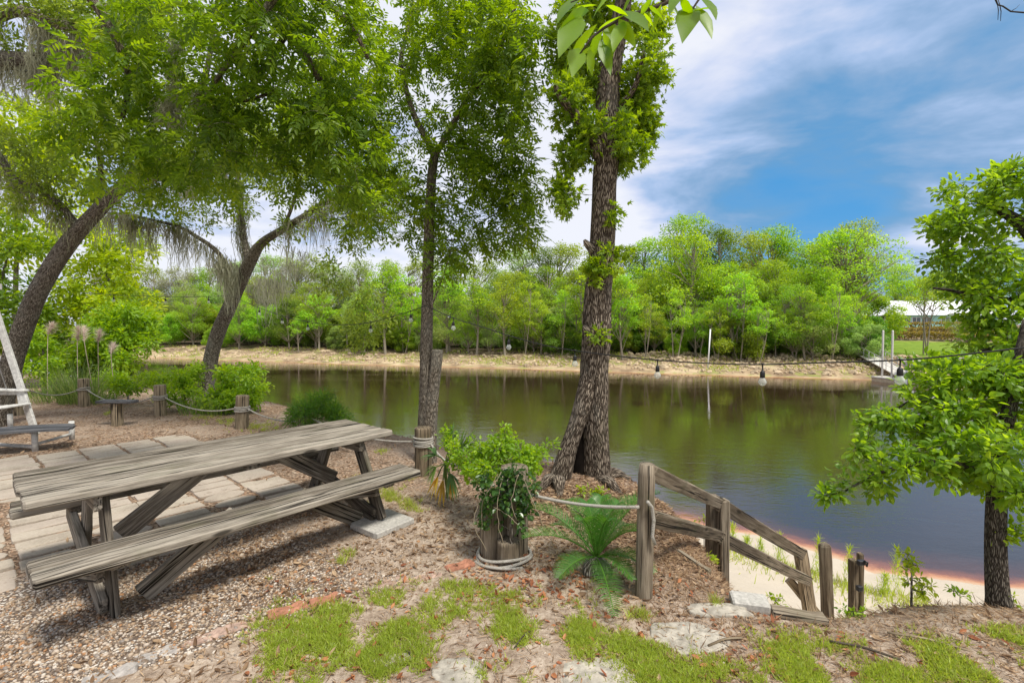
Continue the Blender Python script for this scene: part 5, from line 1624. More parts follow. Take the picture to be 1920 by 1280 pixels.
# riprap on the far bank: a mass of broken rock
rr = np.random.default_rng(12); RP = []
for i in range(5200):
    px = rr.uniform(270, 1720); off = abs(rr.normal(0, 3.2)) + .6
    if px < 1180 and rr.random() < .62: continue
    if px > 1180: off = rr.uniform(.5, 8.5)
    d = 0
    x0 = (px - 960) / F
    RP.append((px, off))
RP = np.array(RP); dd = np.interp(RP[:, 0], np.arange(260, 1740, 20), [bank_depth(p, 0) for p in np.arange(260, 1740, 20)]) + RP[:, 1] * 1.1
xx = (RP[:, 0] - 960) / F * dd
Pr = np.stack([xx, dd, H(xx, dd) + .03], 1)
sz = rr.gamma(2.2, .12, len(Pr)).clip(.08, .95)
tag(stamp("riprap_rubble", PEB, Pr, rdir(len(Pr), rr) * [1, 1, .25], np.array([0, 0, 1.0]) + rr.normal(0, .2, (len(Pr), 3)), sz * 1.25, sz * .8, rr.random(len(Pr)), M["rock"]), kind="stuff")
# driftwood and shrubs of the bank
n = 9000; pxs = rr.uniform(230, 1700, n); offs = rr.uniform(1.0, 9.5, n) ** 1.0
keep = fbm(pxs * .02, offs * .35, 77, 3) > .5; pxs, offs = pxs[keep], offs[keep]
dd = np.interp(pxs, np.arange(220, 1740, 20), [bank_depth(p, 0) for p in np.arange(220, 1740, 20)]) + offs * 1.1
xx = (pxs - 960) / F * dd; Pg = np.stack([xx, dd, H(xx, dd)], 1)
tag(stamp("bank_weeds", BLADE, Pg, np.array([0, 0, 1.0]) + rr.normal(0, .5, (len(Pg), 3)), rdir(len(Pg), rr), rr.uniform(.15, .5, len(Pg)), .09, rr.random(len(Pg)), M["grass"]), kind="stuff")

# dock, gangway, mooring piles, boathouse
dk0 = P(1634, 712, 46.2); dk0[2] = ZW
ax_ = nrm(np.array([P(1730, 722, 41.5)[0] - dk0[0], 41.5 - 46.2, 0])); ay_ = np.array([-ax_[1], ax_[0], 0])
dock = thing("floating_dock", dk0, "pale floating dock at the foot of the gangway across the river", "dock")
b = MB(); b.plank(dk0 + ay_ * 1.5 + [0, 0, .40], dk0 + ax_ * 7.5 + ay_ * 1.5 + [0, 0, .40], (0, 0, 1), 3.2, .12, 6, .02); b.build("deck", M["dock"], dock)
b = MB(); b.plank(dk0 + ay_ * 1.5 + [0, 0, .10], dk0 + ax_ * 7.5 + ay_ * 1.5 + [0, 0, .10], (0, 0, 1), 3.1, .46, 6, .05); b.build("float", M["dockside"], dock)
gtop = P(1616, 653, 55); gtop[2] = h1(gtop[0], gtop[1]) + .45; gbot = dk0 + ax_ * 2.6 + ay_ * 1.2 + [0, 0, .55]
gw = thing("gangway", gtop, "sloping gangway with railings leading down to the floating dock", "gangway")
gd = nrm(gbot - gtop); gs = nrm(np.cross(gd, [0, 0, 1.0]))
b = MB(); b.plank(gtop, gbot, (0, 0, 1), 1.5, .1, 8, .01); b.build("walkway", M["dock"], gw)
for s_ in (-1, 1):
    b = MB()
    o_ = gs * s_ * .74
    b.tube(np.array([gtop + o_ + [0, 0, 1.0], (gtop + gbot) / 2 + o_ + [0, 0, 1.0], gbot + o_ + [0, 0, 1.0]]), .035, 6)
    b.tube(np.array([gtop + o_ + [0, 0, .5], (gtop + gbot) / 2 + o_ + [0, 0, .5], gbot + o_ + [0, 0, .5]]), .022, 6)
    for k in range(9):
        p_ = gtop + (gbot - gtop) * k / 8 + o_; b.tube(np.array([p_, p_ + [0, 0, .5], p_ + [0, 0, 1.0]]), .028, 5)
    b.build("railing", M["galv"], gw)
for (xa, ya, yb_, d, lab) in ((1656, 619, 708, 45.6, "left of the two tall pale mooring piles at the floating dock"), (1674, 619, 712, 44.6, "right of the two tall pale mooring piles at the floating dock")):
    t_ = P(xa, ya, d); b_ = t_.copy(); b_[2] = ZW - 1.5
    b = MB(); b.tube(np.array([b_, (b_ + t_) / 2, t_ - [0, 0, .1], t_]), [.085, .085, .085, .06], 12); tag(b.build("mooring_pile", M["dock"], loc=b_), lab, "mooring pile", "mooring piles at the dock")
t_ = P(1332, 617, 54); b_ = P(1327, 680, 54); b_[2] = h1(b_[0], b_[1]) - .3
b = MB(); b.tube(np.array([b_, (b_ + t_) / 2, t_]), .075, 8); tag(b.build("river_pole", M["trim"], loc=b_), "thin white pole standing on the far bank right of the hollow tree", "pole")
bh = P(1780, 690, 42); bh[2] = ZW
bhs = thing("boathouse", bh, "open boathouse with flat grey roof half hidden by the right edge foliage", "boathouse")
b = MB(); b.plank(P(1694, 679, 44), P(1872, 677, 40), (0, 0, 1), 4.5, .45, 4, .03); b.build("roof", M["boatroof"], bhs)
for px_, d_ in ((1700, 42.5), (1717, 44.5), (1790, 42), (1860, 40), (1758, 44.5)):
    t_ = P(px_, 680, d_); b_ = t_.copy(); b_[2] = ZW - 1.2; b = MB(); b.tube(np.array([b_, (b_ + t_) / 2, t_]), .09, 8); b.build("pile", M["trim"], bhs)

# ------------------------------------------------------------------ thicket at the left
LW = dict(per=34, wid=.5, spread=.24, up=.7, tail=.85)


def thick(name, label, base, blobs, mat, seed, leaf, cat="tree", sk=None, per=34, spread=.24, wid=.5):
    sr = min(.09, .12 * max(bb[4] for bb in blobs) * base[2] / F)
    px, py, d = base
    b_ = P(px, py, d); gz = ground_at(b_); b_[2] = gz
    bl_ = blobs
    lim = []
    c = np.mean([(b[0], b[1]) for b in bl_], axis=0)
    top = [min(b[1] - b[4] for b in bl_)]
    yb = 640 - (b_[2] - CZ) * F / d  # approximate pixel row of the ground there
    lim = [[(px, yb + 12, d, sr), (px + .2 * (c[0] - px), (yb * 2 + c[1]) / 3, d, sr * .8), ((px * .5 + c[0] * .5), c[1], d, sr * .5), (c[0], (top[0] + c[1]) / 2, d, sr * .2)]]
    return make_tree(name, label, cat, lim, bl_, "bark_oak", mat, seed, "simple", dict(per=per, leaf=leaf, wid=wid, spread=spread, up=.7, tail=.85), dict(rk=.008, bough=.2), None, base=b_, step=.2 if sr > .05 else .03)


thick("thicket_tree", "tall bright green tree behind the mossy limbs in the upper left", (20, 700, 16), [(60, 240, 16, 95, 85, 1.8, 60), (30, 330, 16, 90, 80, 1.6, 50), (110, 330, 16, 70, 70, 1.4, 34), (20, 440, 15.5, 60, 60, 1.2, 30)], "leaf_lime", 201, (.14, .22), per=34, spread=.42)
thick("thicket_tree", "bright lime green tree right of the old oak trunk", (210, 720, 15), [(190, 455, 15, 85, 60, 1.4, 60), (240, 470, 14.5, 45, 45, 1.0, 24), (170, 530, 14.8, 85, 55, 1.3, 60), (250, 560, 14.3, 45, 50, 1.0, 34), (120, 590, 14.6, 70, 45, 1.0, 34)], "leaf_lime", 202, (.11, .18), per=36, spread=.34)
thick("thicket_tree", "mid green bushy tree at the water side end of the left thicket", (235, 735, 13), [(225, 610, 13, 52, 50, 1.0, 54), (250, 655, 12.8, 34, 34, .7, 30), (190, 650, 13, 50, 45, .9, 36), (262, 600, 13.4, 22, 30, .6, 14)], "leaf_bush", 203, (.08, .14), per=38, spread=.26)
thick("thicket_tree", "dark green tree filling the gap left of the old oak trunk", (-20, 720, 13), [(10, 480, 13, 60, 90, 1.2, 60), (20, 590, 12.5, 60, 60, 1.0, 40), (-40, 560, 12, 60, 100, 1, 30), (70, 600, 13.5, 40, 60, .8, 30)], "leaf_ash", 204, (.09, .15), per=36, spread=.28)
thick("thicket_tree", "dense dark shrub closing the thicket behind the plumed grass", (140, 730, 13.5), [(110, 660, 13.5, 50, 40, .8, 50), (165, 680, 13.2, 50, 35, .7, 50), (60, 650, 13.5, 45, 45, .7, 36), (215, 690, 13, 30, 25, .6, 24)], "leaf_ash", 215, (.08, .13), "shrub", per=40, spread=.24)
thick("thicket_shrub", "yellow green shrub directly right of the old oak base", (85, 735, 11.8), [(70, 655, 11.8, 38, 45, .5, 40), (60, 700, 11.4, 40, 25, .4, 22), (110, 690, 11.8, 26, 24, .4, 14)], "leaf_bush", 205, (.06, .10), "shrub", per=34, spread=.14)
thick("thicket_shrub", "low viny shrub spreading right of the plumed grasses", (235, 745, 10.8), [(210, 712, 11.3, 40, 18, .4, 30), (250, 718, 10.2, 50, 18, .4, 40), (300, 712, 10, 30, 12, .3, 16)], "leaf_bush", 206, (.05, .085), "shrub", per=30, spread=.13)
thick("thicket_shrub", "bright vine shrub hugging the foot of the leaning oak at its right", (430, 770, 9.6), [(450, 705, 9.6, 42, 26, .5, 54), (430, 745, 9.4, 60, 22, .4, 60), (478, 735, 9.3, 20, 34, .3, 24), (400, 760, 9.4, 40, 16, .3, 20)], "leaf_bush", 207, (.05, .085), "shrub", per=30, spread=.13)
thick("thicket_shrub", "bright vine shrub at the left foot of the leaning oak", (345, 765, 9.7), [(350, 705, 9.8, 24, 22, .4, 24), (335, 740, 9.6, 45, 24, .4, 50), (365, 690, 9.9, 12, 12, .2, 8)], "leaf_bush", 208, (.05, .08), "shrub", per=30, spread=.12)
thick("feathery_bush", "dark green feathery bush on the stump post beyond the picnic table", (590, 815, 7.2), [(590, 768, 7.2, 48, 22, .4, 60), (622, 778, 7.1, 36, 18, .3, 40), (560, 778, 7.2, 26, 20, .3, 28), (645, 800, 7.0, 22, 16, .25, 20), (600, 745, 7.2, 22, 10, .2, 12)], "leaf_juniper", 209, (.05, .10), "shrub", per=44, spread=.12, wid=.12)
thick("vine_bush", "yellow green leafy vine bush above the bound pilings", (935, 905, 4.15), [(950, 845, 4.1, 60, 30, .28, 60), (905, 862, 4.2, 40, 26, .25, 36), (985, 865, 4.0, 36, 22, .2, 26), (950, 812, 4.1, 14, 22, .1, 8), (1008, 842, 4.1, 26, 8, .08, 6), (1030, 832, 4.1, 14, 4, .05, 3), (860, 845, 4.4, 36, 28, .25, 24), (835, 820, 4.5, 14, 22, .12, 8), (900, 885, 4.0, 40, 16, .2, 26), (1000, 880, 3.9, 26, 16, .15, 16), (930, 880, 3.75, 46, 16, .12, 24), (870, 870, 4.3, 30, 18, .2, 18), (1005, 855, 4.0, 30, 14, .15, 14)], "leaf_bush", 210, (.026, .046), "bush", per=17, spread=.05, wid=.62)
thick("ivy_vine", "dark ivy climbing over the tall piling of the bound cluster", (962, 960, 3.42), [(962, 895, 3.46, 30, 26, .06, 30), (985, 940, 3.44, 16, 40, .04, 22), (925, 925, 3.44, 34, 30, .07, 26), (905, 970, 3.44, 12, 34, .04, 9), (950, 950, 3.40, 30, 24, .05, 14), (975, 985, 3.40, 10, 20, .03, 6), (905, 900, 3.5, 14, 14, .05, 6), (1000, 905, 3.5, 12, 12, .05, 5)], "leaf_ivy", 211, (.028, .045), "vine", per=9, spread=.035, wid=.8)
rn = np.random.default_rng(8); b = MB()
for x0, y0, x1, y1, x2, y2 in ((985, 890, 1010, 960, 1045, 1040), (940, 885, 905, 940, 902, 1010), (945, 890, 935, 960, 945, 1035), (975, 890, 960, 950, 985, 1000), (920, 940, 960, 975, 1010, 1030), (905, 930, 890, 980, 915, 1030)):
    l = catmull(np.array([P(x0, y0, 3.42), P(x1, y1, 3.36), P(x2, y2, 3.40)]) + rn.normal(0, .01, (3, 3)), .03); l[:, 2] = np.maximum(l[:, 2], H(l[:, 0], l[:, 1]) + .01)
    b.tube(l + rn.normal(0, .003, l.shape), .0026, 5)
b.build("runners", M["vine_stem"], bpy.data.objects["ivy_vine"])["kind"] = "stuff"
thick("ground_fern", "small yellow green plant among dead leaves at the foot of the hollow tree", (1105, 930, 4.6), [(1100, 920, 4.6, 34, 12, .12, 14), (1130, 925, 4.6, 20, 8, .1, 6)], "leaf_lime", 212, (.03, .05), "plant", per=9, spread=.03)
thick("bank_vine", "lime green vine on the slope behind the first handrail span", (1280, 1020, 4.6), [(1260, 1003, 4.7, 36, 10, .12, 20), (1285, 1035, 4.4, 32, 14, .1, 20), (1330, 1050, 4.3, 14, 8, .06, 5)], "leaf_lime", 213, (.035, .06), "vine", per=12, spread=.04)
thick("sapling", "thin leafy sapling on the bank top left of the slim right tree", (1708, 1138, 2.95), [(1700, 1060, 2.95, 22, 24, .07, 9), (1718, 1095, 2.95, 26, 22, .07, 12), (1690, 1040, 2.95, 16, 8, .04, 3), (1735, 1105, 2.95, 18, 16, .05, 8), (1715, 1050, 2.95, 8, 14, .04, 4)], "leaf_lime", 214, (.022, .04), "sapling", per=8, spread=.025)
for i, (px, py, d, rx, ry, n, lab) in enumerate(((1455, 1128, 3.0, 24, 10, 7, "small weed growing at the bank top under the handrail end"), (1600, 1150, 2.85, 34, 10, 9, "small broad leafed weed at the foot of the double gate post"), (1900, 1125, 2.9, 24, 14, 7, "little weed at the foot of the slim right tree"),
                                                 (1740, 1175, 2.75, 22, 10, 6, "tiny weed on the bare mound at the right"), (1320, 975, 4.9, 18, 8, 5, "weed tuft behind the second handrail post"), (1800, 1110, 2.95, 20, 10, 5, "sparse weed on the mound left of the slim right tree"))):
    thick("weed", lab, (px, py + 6, d), [(px, py, d, rx, ry, .07, n)], "leaf_bush" if i % 2 else "leaf_lime", 220 + i, (.02, .035), "weed", per=8, spread=.02)


# ------------------------------------------------------------------ ribbons: reeds, palms, plumes
def ribbons(P0, D0, Ls, Ws, droop, r, sg=6, wob=.02, tint=None, fold=False):
    n = len(P0); q = np.linspace(0, 1, sg)
    D0 = nrm(D0); V = np.zeros((n, sg, 2, 3))
    side = nrm(np.cross(D0, np.array([0, 0, 1.0]) + r.normal(0, .25, (n, 3))))
    for k in range(sg):
        t = q[k]
        c = P0 + D0 * (Ls * t)[:, None] + np.array([0, 0, -1.0]) * (droop * Ls * t * t)[:, None] + side * (wob * Ls * t * t)[:, None] * r.normal(0, 1, (n, 1))
        w = Ws * (1 - t ** 2.2) * (.6 + .4 * min(1, t * 5))
        V[:, k, 0] = c - side * w[:, None] / 2; V[:, k, 1] = c + side * w[:, None] / 2
    f = np.concatenate([np.array([2 * k, 2 * k + 1, 2 * k + 3, 2 * k + 2]) for k in range(sg - 1)])
    FI = (f[None] + (np.arange(n) * sg * 2)[:, None]).ravel(); FS = np.arange(n * (sg - 1)) * 4
    ti = np.repeat(r.random(n) if tint is None else np.broadcast_to(tint, n), sg * 2)
    return V.reshape(-1, 3), FI, FS, ti


def ribbon_obj(name, mat, parent, *a, loc=None, **k):
    V, FI, FS, ti = ribbons(*a, **k)
    base = origin(parent) if parent is not None else np.asarray(loc)
    return link(name, raw_mesh(name, V - base, FI, FS, True, {"tint": ti}), M[mat], parent, loc)


r = np.random.default_rng(15)


def reeds(px, py, d, n, L, spread, lab, plumes=(), name="plume_grass"):
    b_ = P(px, py, d); b_[2] = ground_at(b_)
    o = thing(name, b_, lab, "ornamental grass")
    a = r.random(n) * 2 * PI; rad = spread * r.random(n) ** .6
    P0 = b_ + np.stack([np.cos(a) * rad, np.sin(a) * rad, np.zeros(n)], 1)
    D0 = np.stack([np.cos(a) * .55 * r.random(n), np.sin(a) * .55 * r.random(n), np.ones(n)], 1)
    ribbon_obj("blades", "reed", o, P0, D0, L * r.uniform(.55, 1.1, n), np.full(n, .012), r.uniform(.1, .65, n), r)
    for x, y0, y1, dx in plumes:
        t_ = P(x, y0, d + r.normal(0, .15)); m_ = P(x - dx, y1, d)
        st_ = np.array([m_[0] - (t_[0] - m_[0]) * .8, m_[1], b_[2]])
        b = MB(); b.tube(catmull(np.array([st_, m_, t_]), .1), .006, 5)
        s_ = b.build("stalk", M["plume"], o)
        k = 420; q = r.random(k)
        ax2 = t_ - m_; c = m_ + ax2 * q[:, None]
        wdt = .15 * np.sin(PI * (.12 + .8 * q)) ** .8
        D2 = nrm(ax2) * 1.0 + rdir(k, r) * .8 + np.array([0, 0, -.1])
        ribbon_obj("plume", "plume", s_, c, D2, wdt * r.uniform(.8, 1.7, k), np.full(k, .005), r.uniform(0, .5, k), r, sg=4)
    return o


reeds(150, 757, 10.6, 360, 1.35, .35, "clump of tall plumed grass behind the left rope post", [(147, 612, 640, 2), (158, 612, 640, 0), (187, 620, 643, 3), (98, 607, 628, 8), (214, 645, 662, 6)])
reeds(108, 765, 10.8, 240, .85, .45, "low arching grass clump between the swing frame and the plumed grass", name="grass_clump")
reeds(185, 762, 10.6, 200, .75, .35, "low arching grass clump right of the plumed grass", name="grass_clump")
reeds(405, 778, 9.2, 90, .6, .25, "strappy grass clump right below the leaning oak", name="grass_clump")
reeds(365, 770, 9.3, 80, .5, .25, "strappy grass clump at the left below the leaning oak", name="grass_clump")

# fan palm
b_ = P(838, 905, 4.55); b_[2] = ground_at(b_)
fp = thing("fan_palm", b_, "small fan palm with yellowing drooping fronds beside the bench end", "fan palm")
hub = P(835, 868, 4.5)


def fan(tip, mat, n=13, spread=1.0, droop=.1, w=.024):
    d = tip - hub; L = np.linalg.norm(d); d = d / L
    mid = hub + d * L * .42
    sd = nrm(np.cross(d, np.array([.1, -1.0, .3])));
    an = np.linspace(-spread, spread, n)
    D0 = np.cos(an)[:, None] * d + np.sin(an)[:, None] * sd + r.normal(0, .05, (n, 3))
    b = MB(); b.tube(catmull(np.array([b_ + [0, 0, .05], hub, mid]), .05), .006, 5)
    f = ribbon_obj("frond", mat, fp, np.repeat(mid[None], n, 0), D0, L * .62 * (1 - .25 * np.abs(an) / max(spread, .1)) * r.uniform(.9, 1.1, n), np.full(n, w), np.full(n, droop), r, tint=r.uniform(.2, .8))
    b.build("stalk", M["leaf_palm"], f)


for tx, ty, dz, mt, sp, dr in ((900, 806, 4.4, "leaf_palm", .55, .1), (858, 790, 4.6, "leaf_palm", .5, .05), (884, 845, 4.3, "leaf_palm", .7, .2), (792, 832, 4.5, "leaf_palm", .8, .45), (930, 850, 4.5, "leaf_palm", .5, .2), (792, 885, 4.4, "leaf_palm", .9, .7), (856, 915, 4.35, "leaf_palm", .8, .8)):
    fan(P(tx, ty, dz), mt, 13, sp, dr)
for tx, ty, dz in ((824, 945, 4.4), (852, 932, 4.4), (800, 930, 4.45)):
    fan(P(tx, ty, dz), "leaf_palm_dry", 8, .3, .15, .022)

# ------------------------------------------------------------------ sago palm
sg0 = G(1118, 1070); sg0[2] = ground_at(sg0)
sago = thing("sago_palm", sg0, "dark green sago palm with arching feather fronds left of the first handrail post", "sago palm")
b = MB(); b.tube(np.array([sg0 - [0, 0, .1], sg0 + [0, 0, .02], sg0 + [0, 0, .07], sg0 + [0, 0, .11]]), [.10, .10, .085, .03], 16, amp=.35, fr=8)
b.build("trunk", M["bark_oak"], sago)
sd_ = sg0[1]
cr0 = sg0 + [0, 0, .10]
fronds = [(990, 952, .20, .24), (982, 1008, -.05, .20), (1062, 938, .35, .24), (1100, 940, .15, .22), (1128, 930, .25, .22), (1160, 942, .10, .22), (1196, 936, .25, .25), (1236, 925, .05, .28), (1215, 1000, -.15, .22), (1180, 985, .3, .2), (1224, 1072, -.25, .16), (1186, 1085, -.3, .14), (1152, 1152, -.60, .12), (1048, 1082, -.28, .13), (1035, 985, .3, .22), (1085, 975, -.2, .25), (1145, 975, -.2, .25)]
for i, (tx, ty, dd_, arch) in enumerate(fronds):
    tip = P(tx, ty, sd_ + dd_)
    gz = ground_at(tip) + .02
    if tip[2] < gz: tip[2] = gz
    mid = cr0 * .5 + tip * .5 + np.array([0, 0, arch * .75])
    t = np.linspace(0, 1, 46)[:, None]
    pts = cr0 * (1 - t) ** 2 + 2 * mid * t * (1 - t) + tip * t * t
    T = nrm(np.gradient(pts, axis=0)); sd2 = nrm(np.cross(T, [0, 0, 1.0])); up2 = np.cross(sd2, T)
    b = MB(); b.tube(pts[::3], np.linspace(.0065, .002, len(pts[::3])), 5, tint=.9)
    k0 = 5
    for s_ in (-1, 1):
        idx = np.arange(k0, 46); q = (idx - k0) / (46 - k0)
        L = .135 * np.sin(PI * (.16 + .80 * q)) ** .75 * (1 + rng.normal(0, .04, len(idx)))
        D0 = sd2[idx] * s_ * .80 + T[idx] * .62 + up2[idx] * .34 + rng.normal(0, .03, (len(idx), 3))
        D0 = nrm(D0)
        W_ = nrm(T[idx]) * .0064
        base = pts[idx]; e1 = base + D0 * (L * .55)[:, None]; e2 = base + D0 * L[:, None] - up2[idx] * (L * .10)[:, None]
        for a_, b1, c_, w_ in zip(base, e1, e2, W_):
            b.add([a_ - w_ * .5, a_ + w_ * .5, b1 + w_ * .5, b1 - w_ * .5, c_], [(0, 1, 2, 3), (3, 2, 4)], tint=.15 + .5 * random.random())
    b.build("frond", M["leaf_sago"], sago)

# ------------------------------------------------------------------ ground cover
r = np.random.default_rng(31)


def on_ground(xy, dz=0.0):
    return np.stack([xy[:, 0], xy[:, 1], H(xy[:, 0], xy[:, 1]) + dz], 1)


def px_scatter(n, x0, x1, y0, y1):
    xs, ys = r.uniform(x0, x1, n), r.uniform(y0, y1, n)
    a = (xs - 960) / F; bq = -(ys - 640) / F
    k = -CZ / (-ST + bq * CT)
    return np.stack([a * k, (CT + bq * ST) * k], 1)


def area_scatter(n, x0, x1, y0, y1):
    return np.stack([r.uniform(x0, x1, n), r.uniform(y0, y1, n)], 1)


def patio_mask(xy):
    u = (xy[:, 0] - TC[0]) * TU[0] + (xy[:, 1] - TC[1]) * TU[1]; v = (xy[:, 0] - TC[0]) * TV[0] + (xy[:, 1] - TC[1]) * TV[1]
    return (u > -3.6) & (u < .98) & (v > .2) & (v < 4.8)


# pebbles
xy = area_scatter(70000, -3.8, .6, 1.2, 4.4); g_ = masks(xy[:, 0], xy[:, 1])[0]
keep = (r.random(len(xy)) < g_ ** 1.5 * 1.0) & ~patio_mask(xy) & (fbm(xy[:, 0] * 2.5, xy[:, 1] * 2.5, 14, 3) + .35 * r.random(len(xy)) > .48)
xy = xy[keep]; n = len(xy); s_ = r.gamma(5, .0025, n).clip(.006, .028)
tag(stamp("gravel", PEB, on_ground(xy, .003), rdir(n, r) * [1, 1, .15], np.array([0, 0, 1.0]) + r.normal(0, .25, (n, 3)), s_ * 1.25, s_ * .85, r.random(n), M["pebble"], smooth=True), kind="stuff")
# sparse pebbles elsewhere
xy = area_scatter(5000, -3.2, 3.5, 1.6, 5); keep = ~patio_mask(xy); xy = xy[keep]; n = len(xy); s_ = r.gamma(4, .0022, n).clip(.004, .022)
tag(stamp("stray_pebbles", PEB, on_ground(xy, .001), rdir(n, r) * [1, 1, .15], np.array([0, 0, 1.0]) + r.normal(0, .25, (n, 3)), s_ * 1.25, s_ * .8, r.random(n), M["pebble"], smooth=True), kind="stuff")
# leaf litter
xy = np.concatenate([area_scatter(26000, -9, 3.5, 2.0, 11), area_scatter(22000, -2.2, 3.2, 1.7, 4.8), area_scatter(6000, -.6, 2.2, 3.2, 6)])
s_e = sdist(xy[:, 0], xy[:, 1], NEAR_EDGE)
lm = masks(xy[:, 0], xy[:, 1])[1]; gm = masks(xy[:, 0], xy[:, 1])[0]
pr = (.16 + .9 * lm) * (1 - sstep(1.5, 3.2, s_e)) * (1 - .1 * gm) * np.clip(fbm(xy[:, 0] * 1.6, xy[:, 1] * 1.6, 23, 4) * 2.4 - .55, .08, 1)
pr = np.where(patio_mask(xy), .02, pr)
xy = xy[r.random(len(xy)) < pr]; n = len(xy)
L = r.uniform(.018, .058, n)
CURL = ([(0, 0, 0), (.3, .42, .22), (.7, .36, .26), (1, 0, .30), (.7, -.36, .22), (.3, -.42, .28), (.35, 0, .02), (.7, 0, .08)], [(0, 6, 2 - 1), (6, 7, 2, 1), (7, 3, 2), (0, 5, 6), (6, 5, 4, 7), (7, 4, 3)])
Dl = rdir(n, r) * [1, 1, .28]; Nl = np.array([0, 0, 1.0]) + r.normal(0, .35, (n, 3))
tag(stamp("leaf_litter", CURL, on_ground(xy, .004), Dl, Nl, L, L * r.uniform(.32, .6, n), r.random(n), M["litter"]), kind="stuff")
xy = np.concatenate([px_scatter(420, 450, 1500, 1060, 1275), px_scatter(200, 880, 1100, 1030, 1130), px_scatter(60, 1300, 1900, 1180, 1270)]); n = len(xy); L = r.uniform(.022, .055, n)
tag(stamp("red_leaf_litter", CURL, on_ground(xy, .006), rdir(n, r) * [1, 1, .3], np.array([0, 0, 1.0]) + r.normal(0, .35, (n, 3)), L, L * .5, r.random(n), M["litter_red"]), kind="stuff")
# pine straw / fine debris
xy = np.concatenate([area_scatter(30000, -2.6, 3.4, 1.6, 5), area_scatter(16000, .8, 3.4, 2.0, 4.2), area_scatter(9000, -9, 1, 4, 11)]); keep = (~patio_mask(xy)) & (sdist(xy[:, 0], xy[:, 1], NEAR_EDGE) < 1.8) & (r.random(len(xy)) > .8 * masks(xy[:, 0], xy[:, 1])[0])
xy = xy[keep]; n = len(xy)
tag(stamp("straw_litter", LOZ, on_ground(xy, .006), rdir(n, r) * [1, 1, .2], np.array([0, 0, 1.0]) + r.normal(0, .3, (n, 3)), r.uniform(.02, .09, n), r.uniform(.002, .006, n), r.random(n), M["litter"]), kind="stuff")
# small sticks
for i, (px, py, L_, a_) in enumerate(((1360, 1205, .22, .3), (1620, 1225, .3, -.5), (1740, 1210, .35, -.45), (980, 1205, .16, 1.0), (235, 1140, .22, .9), (770, 1235, .14, -.9), (1250, 1180, .12, .1))):
    p = G(px, py); p[2] = ground_at(p) + .012
    e = np.array([math.cos(a_), math.sin(a_), .0]) * L_ / 2
    b = MB(); b.tube(catmull(np.array([p - e, p + [0, .01, .008], p + e]), .03), .006 if i < 3 else .004, 6, amp=.2)
    tag(b.build("fallen_stick", M["twig"] if i % 2 else M["post"], loc=p), ["thin stick on the sandy flat by the large flagstone", "bent stick lying in the grass at the lower right", "longest fallen stick on the mound at the right", "short stick in the middle of the grass patch", "crooked stick on the gravel by the near table foot", "short stick beside the smallest pale stone", "tiny stick left of the large flagstone"][i], "stick", "fallen sticks")

# grass
xy = np.concatenate([px_scatter(26000, 440, 1130, 1085, 1290), px_scatter(17000, 1080, 1930, 1160, 1290)])
q_ = np.stack([960 + F * xy[:, 0] / xy[:, 1] * 1.0, xy[:, 1]], 1)
# photo-space patch map turned into ground-space blobs
spots = [(620, 1200, .34, .20), (760, 1160, .35, .16), (900, 1150, .30, .13), (1000, 1170, .26, .12), (560, 1270, .4, .12), (700, 1260, .3, .12), (840, 1225, .22, .10), (1020, 1235, .2, .10), (1060, 1205, .12, .08), (900, 1105, .2, .10), (1140, 1100 + 10, .10, .06),
         (1180, 1215, .16, .07), (1230, 1250, .18, .09), (1420, 1250, .40, .10), (1520, 1225, .26, .08), (1650, 1260, .4, .10), (1800, 1250, .35, .09), (1900, 1215, .16, .06), (1340, 1275, .3, .08), (1560, 1270, .4, .09), (1880, 1270, .3, .1)]
dens = np.zeros(len(xy))
for px, py, rx, ry in spots:
    c = G(px, py); dens = np.maximum(dens, np.exp(-(((xy[:, 0] - c[0]) / rx) ** 2 + ((xy[:, 1] - c[1]) / (ry * 1.35)) ** 2) * .9))
pat = fbm(xy[:, 0] * 5, xy[:, 1] * 5, 45, 4)
keep = r.random(len(xy)) < np.clip(dens * 1.5 * sstep(.34, .70, pat + .06 * dens) ** 1.5, 0, 1) * .62
xy = xy[keep]
bl_n = 8; n = len(xy) * bl_n
Pb = np.repeat(xy, bl_n, 0) + r.normal(0, .009, (n, 2))
hgt = r.uniform(.012, .052, n) * np.repeat(r.uniform(.7, 1.25, len(xy)), bl_n)
lean = r.normal(0, .75, (n, 2))
tag(stamp("grass", BLADE, on_ground(Pb, -.002), np.concatenate([lean, np.ones((n, 1))], 1), rdir(n, r) * [1, 1, .2], hgt, r.uniform(.0032, .0068, n), np.clip(np.repeat(r.random(len(xy)), bl_n) * .4 + r.random(n) ** .7 * .6, 0, 1), M["grass"]), kind="stuff")
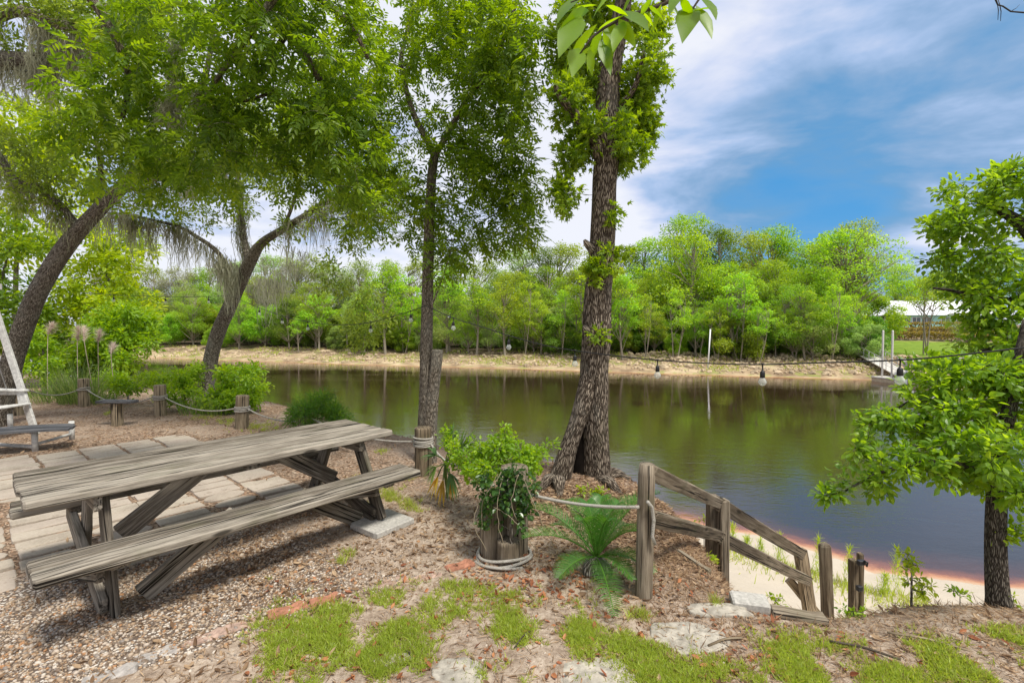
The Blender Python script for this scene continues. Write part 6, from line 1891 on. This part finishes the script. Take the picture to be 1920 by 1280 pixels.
# tufts beyond the table and along the patio edge
cs = [(690, 905, 30, 14), (760, 890, 20, 10), (730, 930, 34, 16), (770, 950, 26, 12), (480, 800, 50, 12), (430, 790, 40, 8), (520, 815, 30, 8), (380, 785, 30, 6), (200, 775, 12, 5), (715, 850, 14, 5), (655, 1040, 10, 8), (640, 1055, 8, 5), (1200, 1150, 20, 10), (1590, 1130, 14, 8), (1340, 1125, 6, 14)]
Pl = []
for px, py, rx, ry in cs:
    m_ = int(rx * ry * .14) + 4; a_ = px_scatter(m_, px - rx, px + rx, py - ry, py + ry); c_ = a_.mean(0); a_ = c_ + (a_ - c_) * r.random((m_, 1)) ** .7 * 1.25; Pl.append(a_)
xy = np.concatenate(Pl); bl_n = 10; n = len(xy) * bl_n; Pb = np.repeat(xy, bl_n, 0) + r.normal(0, .014, (n, 2))
tag(stamp("grass_tufts", BLADE, on_ground(Pb, -.002), np.concatenate([r.normal(0, .6, (n, 2)), np.ones((n, 1))], 1), rdir(n, r) * [1, 1, .2], r.uniform(.02, .075, n), .0045, r.random(n), M["grass"]), kind="stuff")

# dog fennel on the beach: slim yellow-green feathery stalks
bw = [(1373, 1035, 10.2, .55, "feathery lime weed on the beach behind the second handrail post"), (1425, 1062, 9.8, .4, "short feathery weed on the beach under the upper rail"), (1461, 1060, 9.6, .6, "taller feathery weed on the beach under the lower rail"), (1533, 1092, 9.3, .75, "slim feathery weed on the beach left of the bare leaning post"), (1592, 1100, 9.0, .75, "slim feathery weed on the beach behind the double gate post"), (1680, 1118, 8.8, .8, "feathery weed at the waterline behind the sapling"), (1658, 1125, 8.6, .4, "short feathery weed at the waterline left of the sapling"), (1400, 1050, 10, .35, "lowest weed tuft at the waterline under the upper rail")]
for px, py, d, hg, lab in bw:
    b_ = P(px, py, d); b_[2] = ground_at(b_)
    if b_[2] < ZW + .05: b_[1] -= .8; b_[2] = max(ground_at(b_), ZW)
    o = thing("beach_weed", b_, lab, "weed", "weeds on the beach")
    n = 240; q = r.random(n); P0 = b_ + np.array([0, 0, 1.0]) * (q * hg)[:, None] + r.normal(0, .03, (n, 3)) * (1.1 - q)[:, None] * 2
    ribbon_obj("fronds", "leaf_lime", o, P0, np.array([0, 0, .9]) + r.normal(0, .5, (n, 3)), r.uniform(.08, .2, n), np.full(n, .010), r.uniform(0, .4, n), r, sg=3)
n = 1500; q = r.random(n); xs = 1340 + q * 420; ds = np.interp(xs, [1340, 1400, 1700, 1760], [10.5, 10.1, 8.7, 8.5]) - abs(r.normal(0, .5, n))
xx = (xs - 960) / F * ds; zz_ = H(xx, ds); k = zz_ > ZW + .02
Pg = np.stack([xx, ds, zz_], 1)[k]
tag(stamp("waterline_grass", BLADE, Pg, np.array([0, 0, 1.0]) + r.normal(0, .4, (len(Pg), 3)), rdir(len(Pg), r), r.uniform(.08, .22, len(Pg)), .014, r.random(len(Pg)), M["grass"]), kind="stuff")
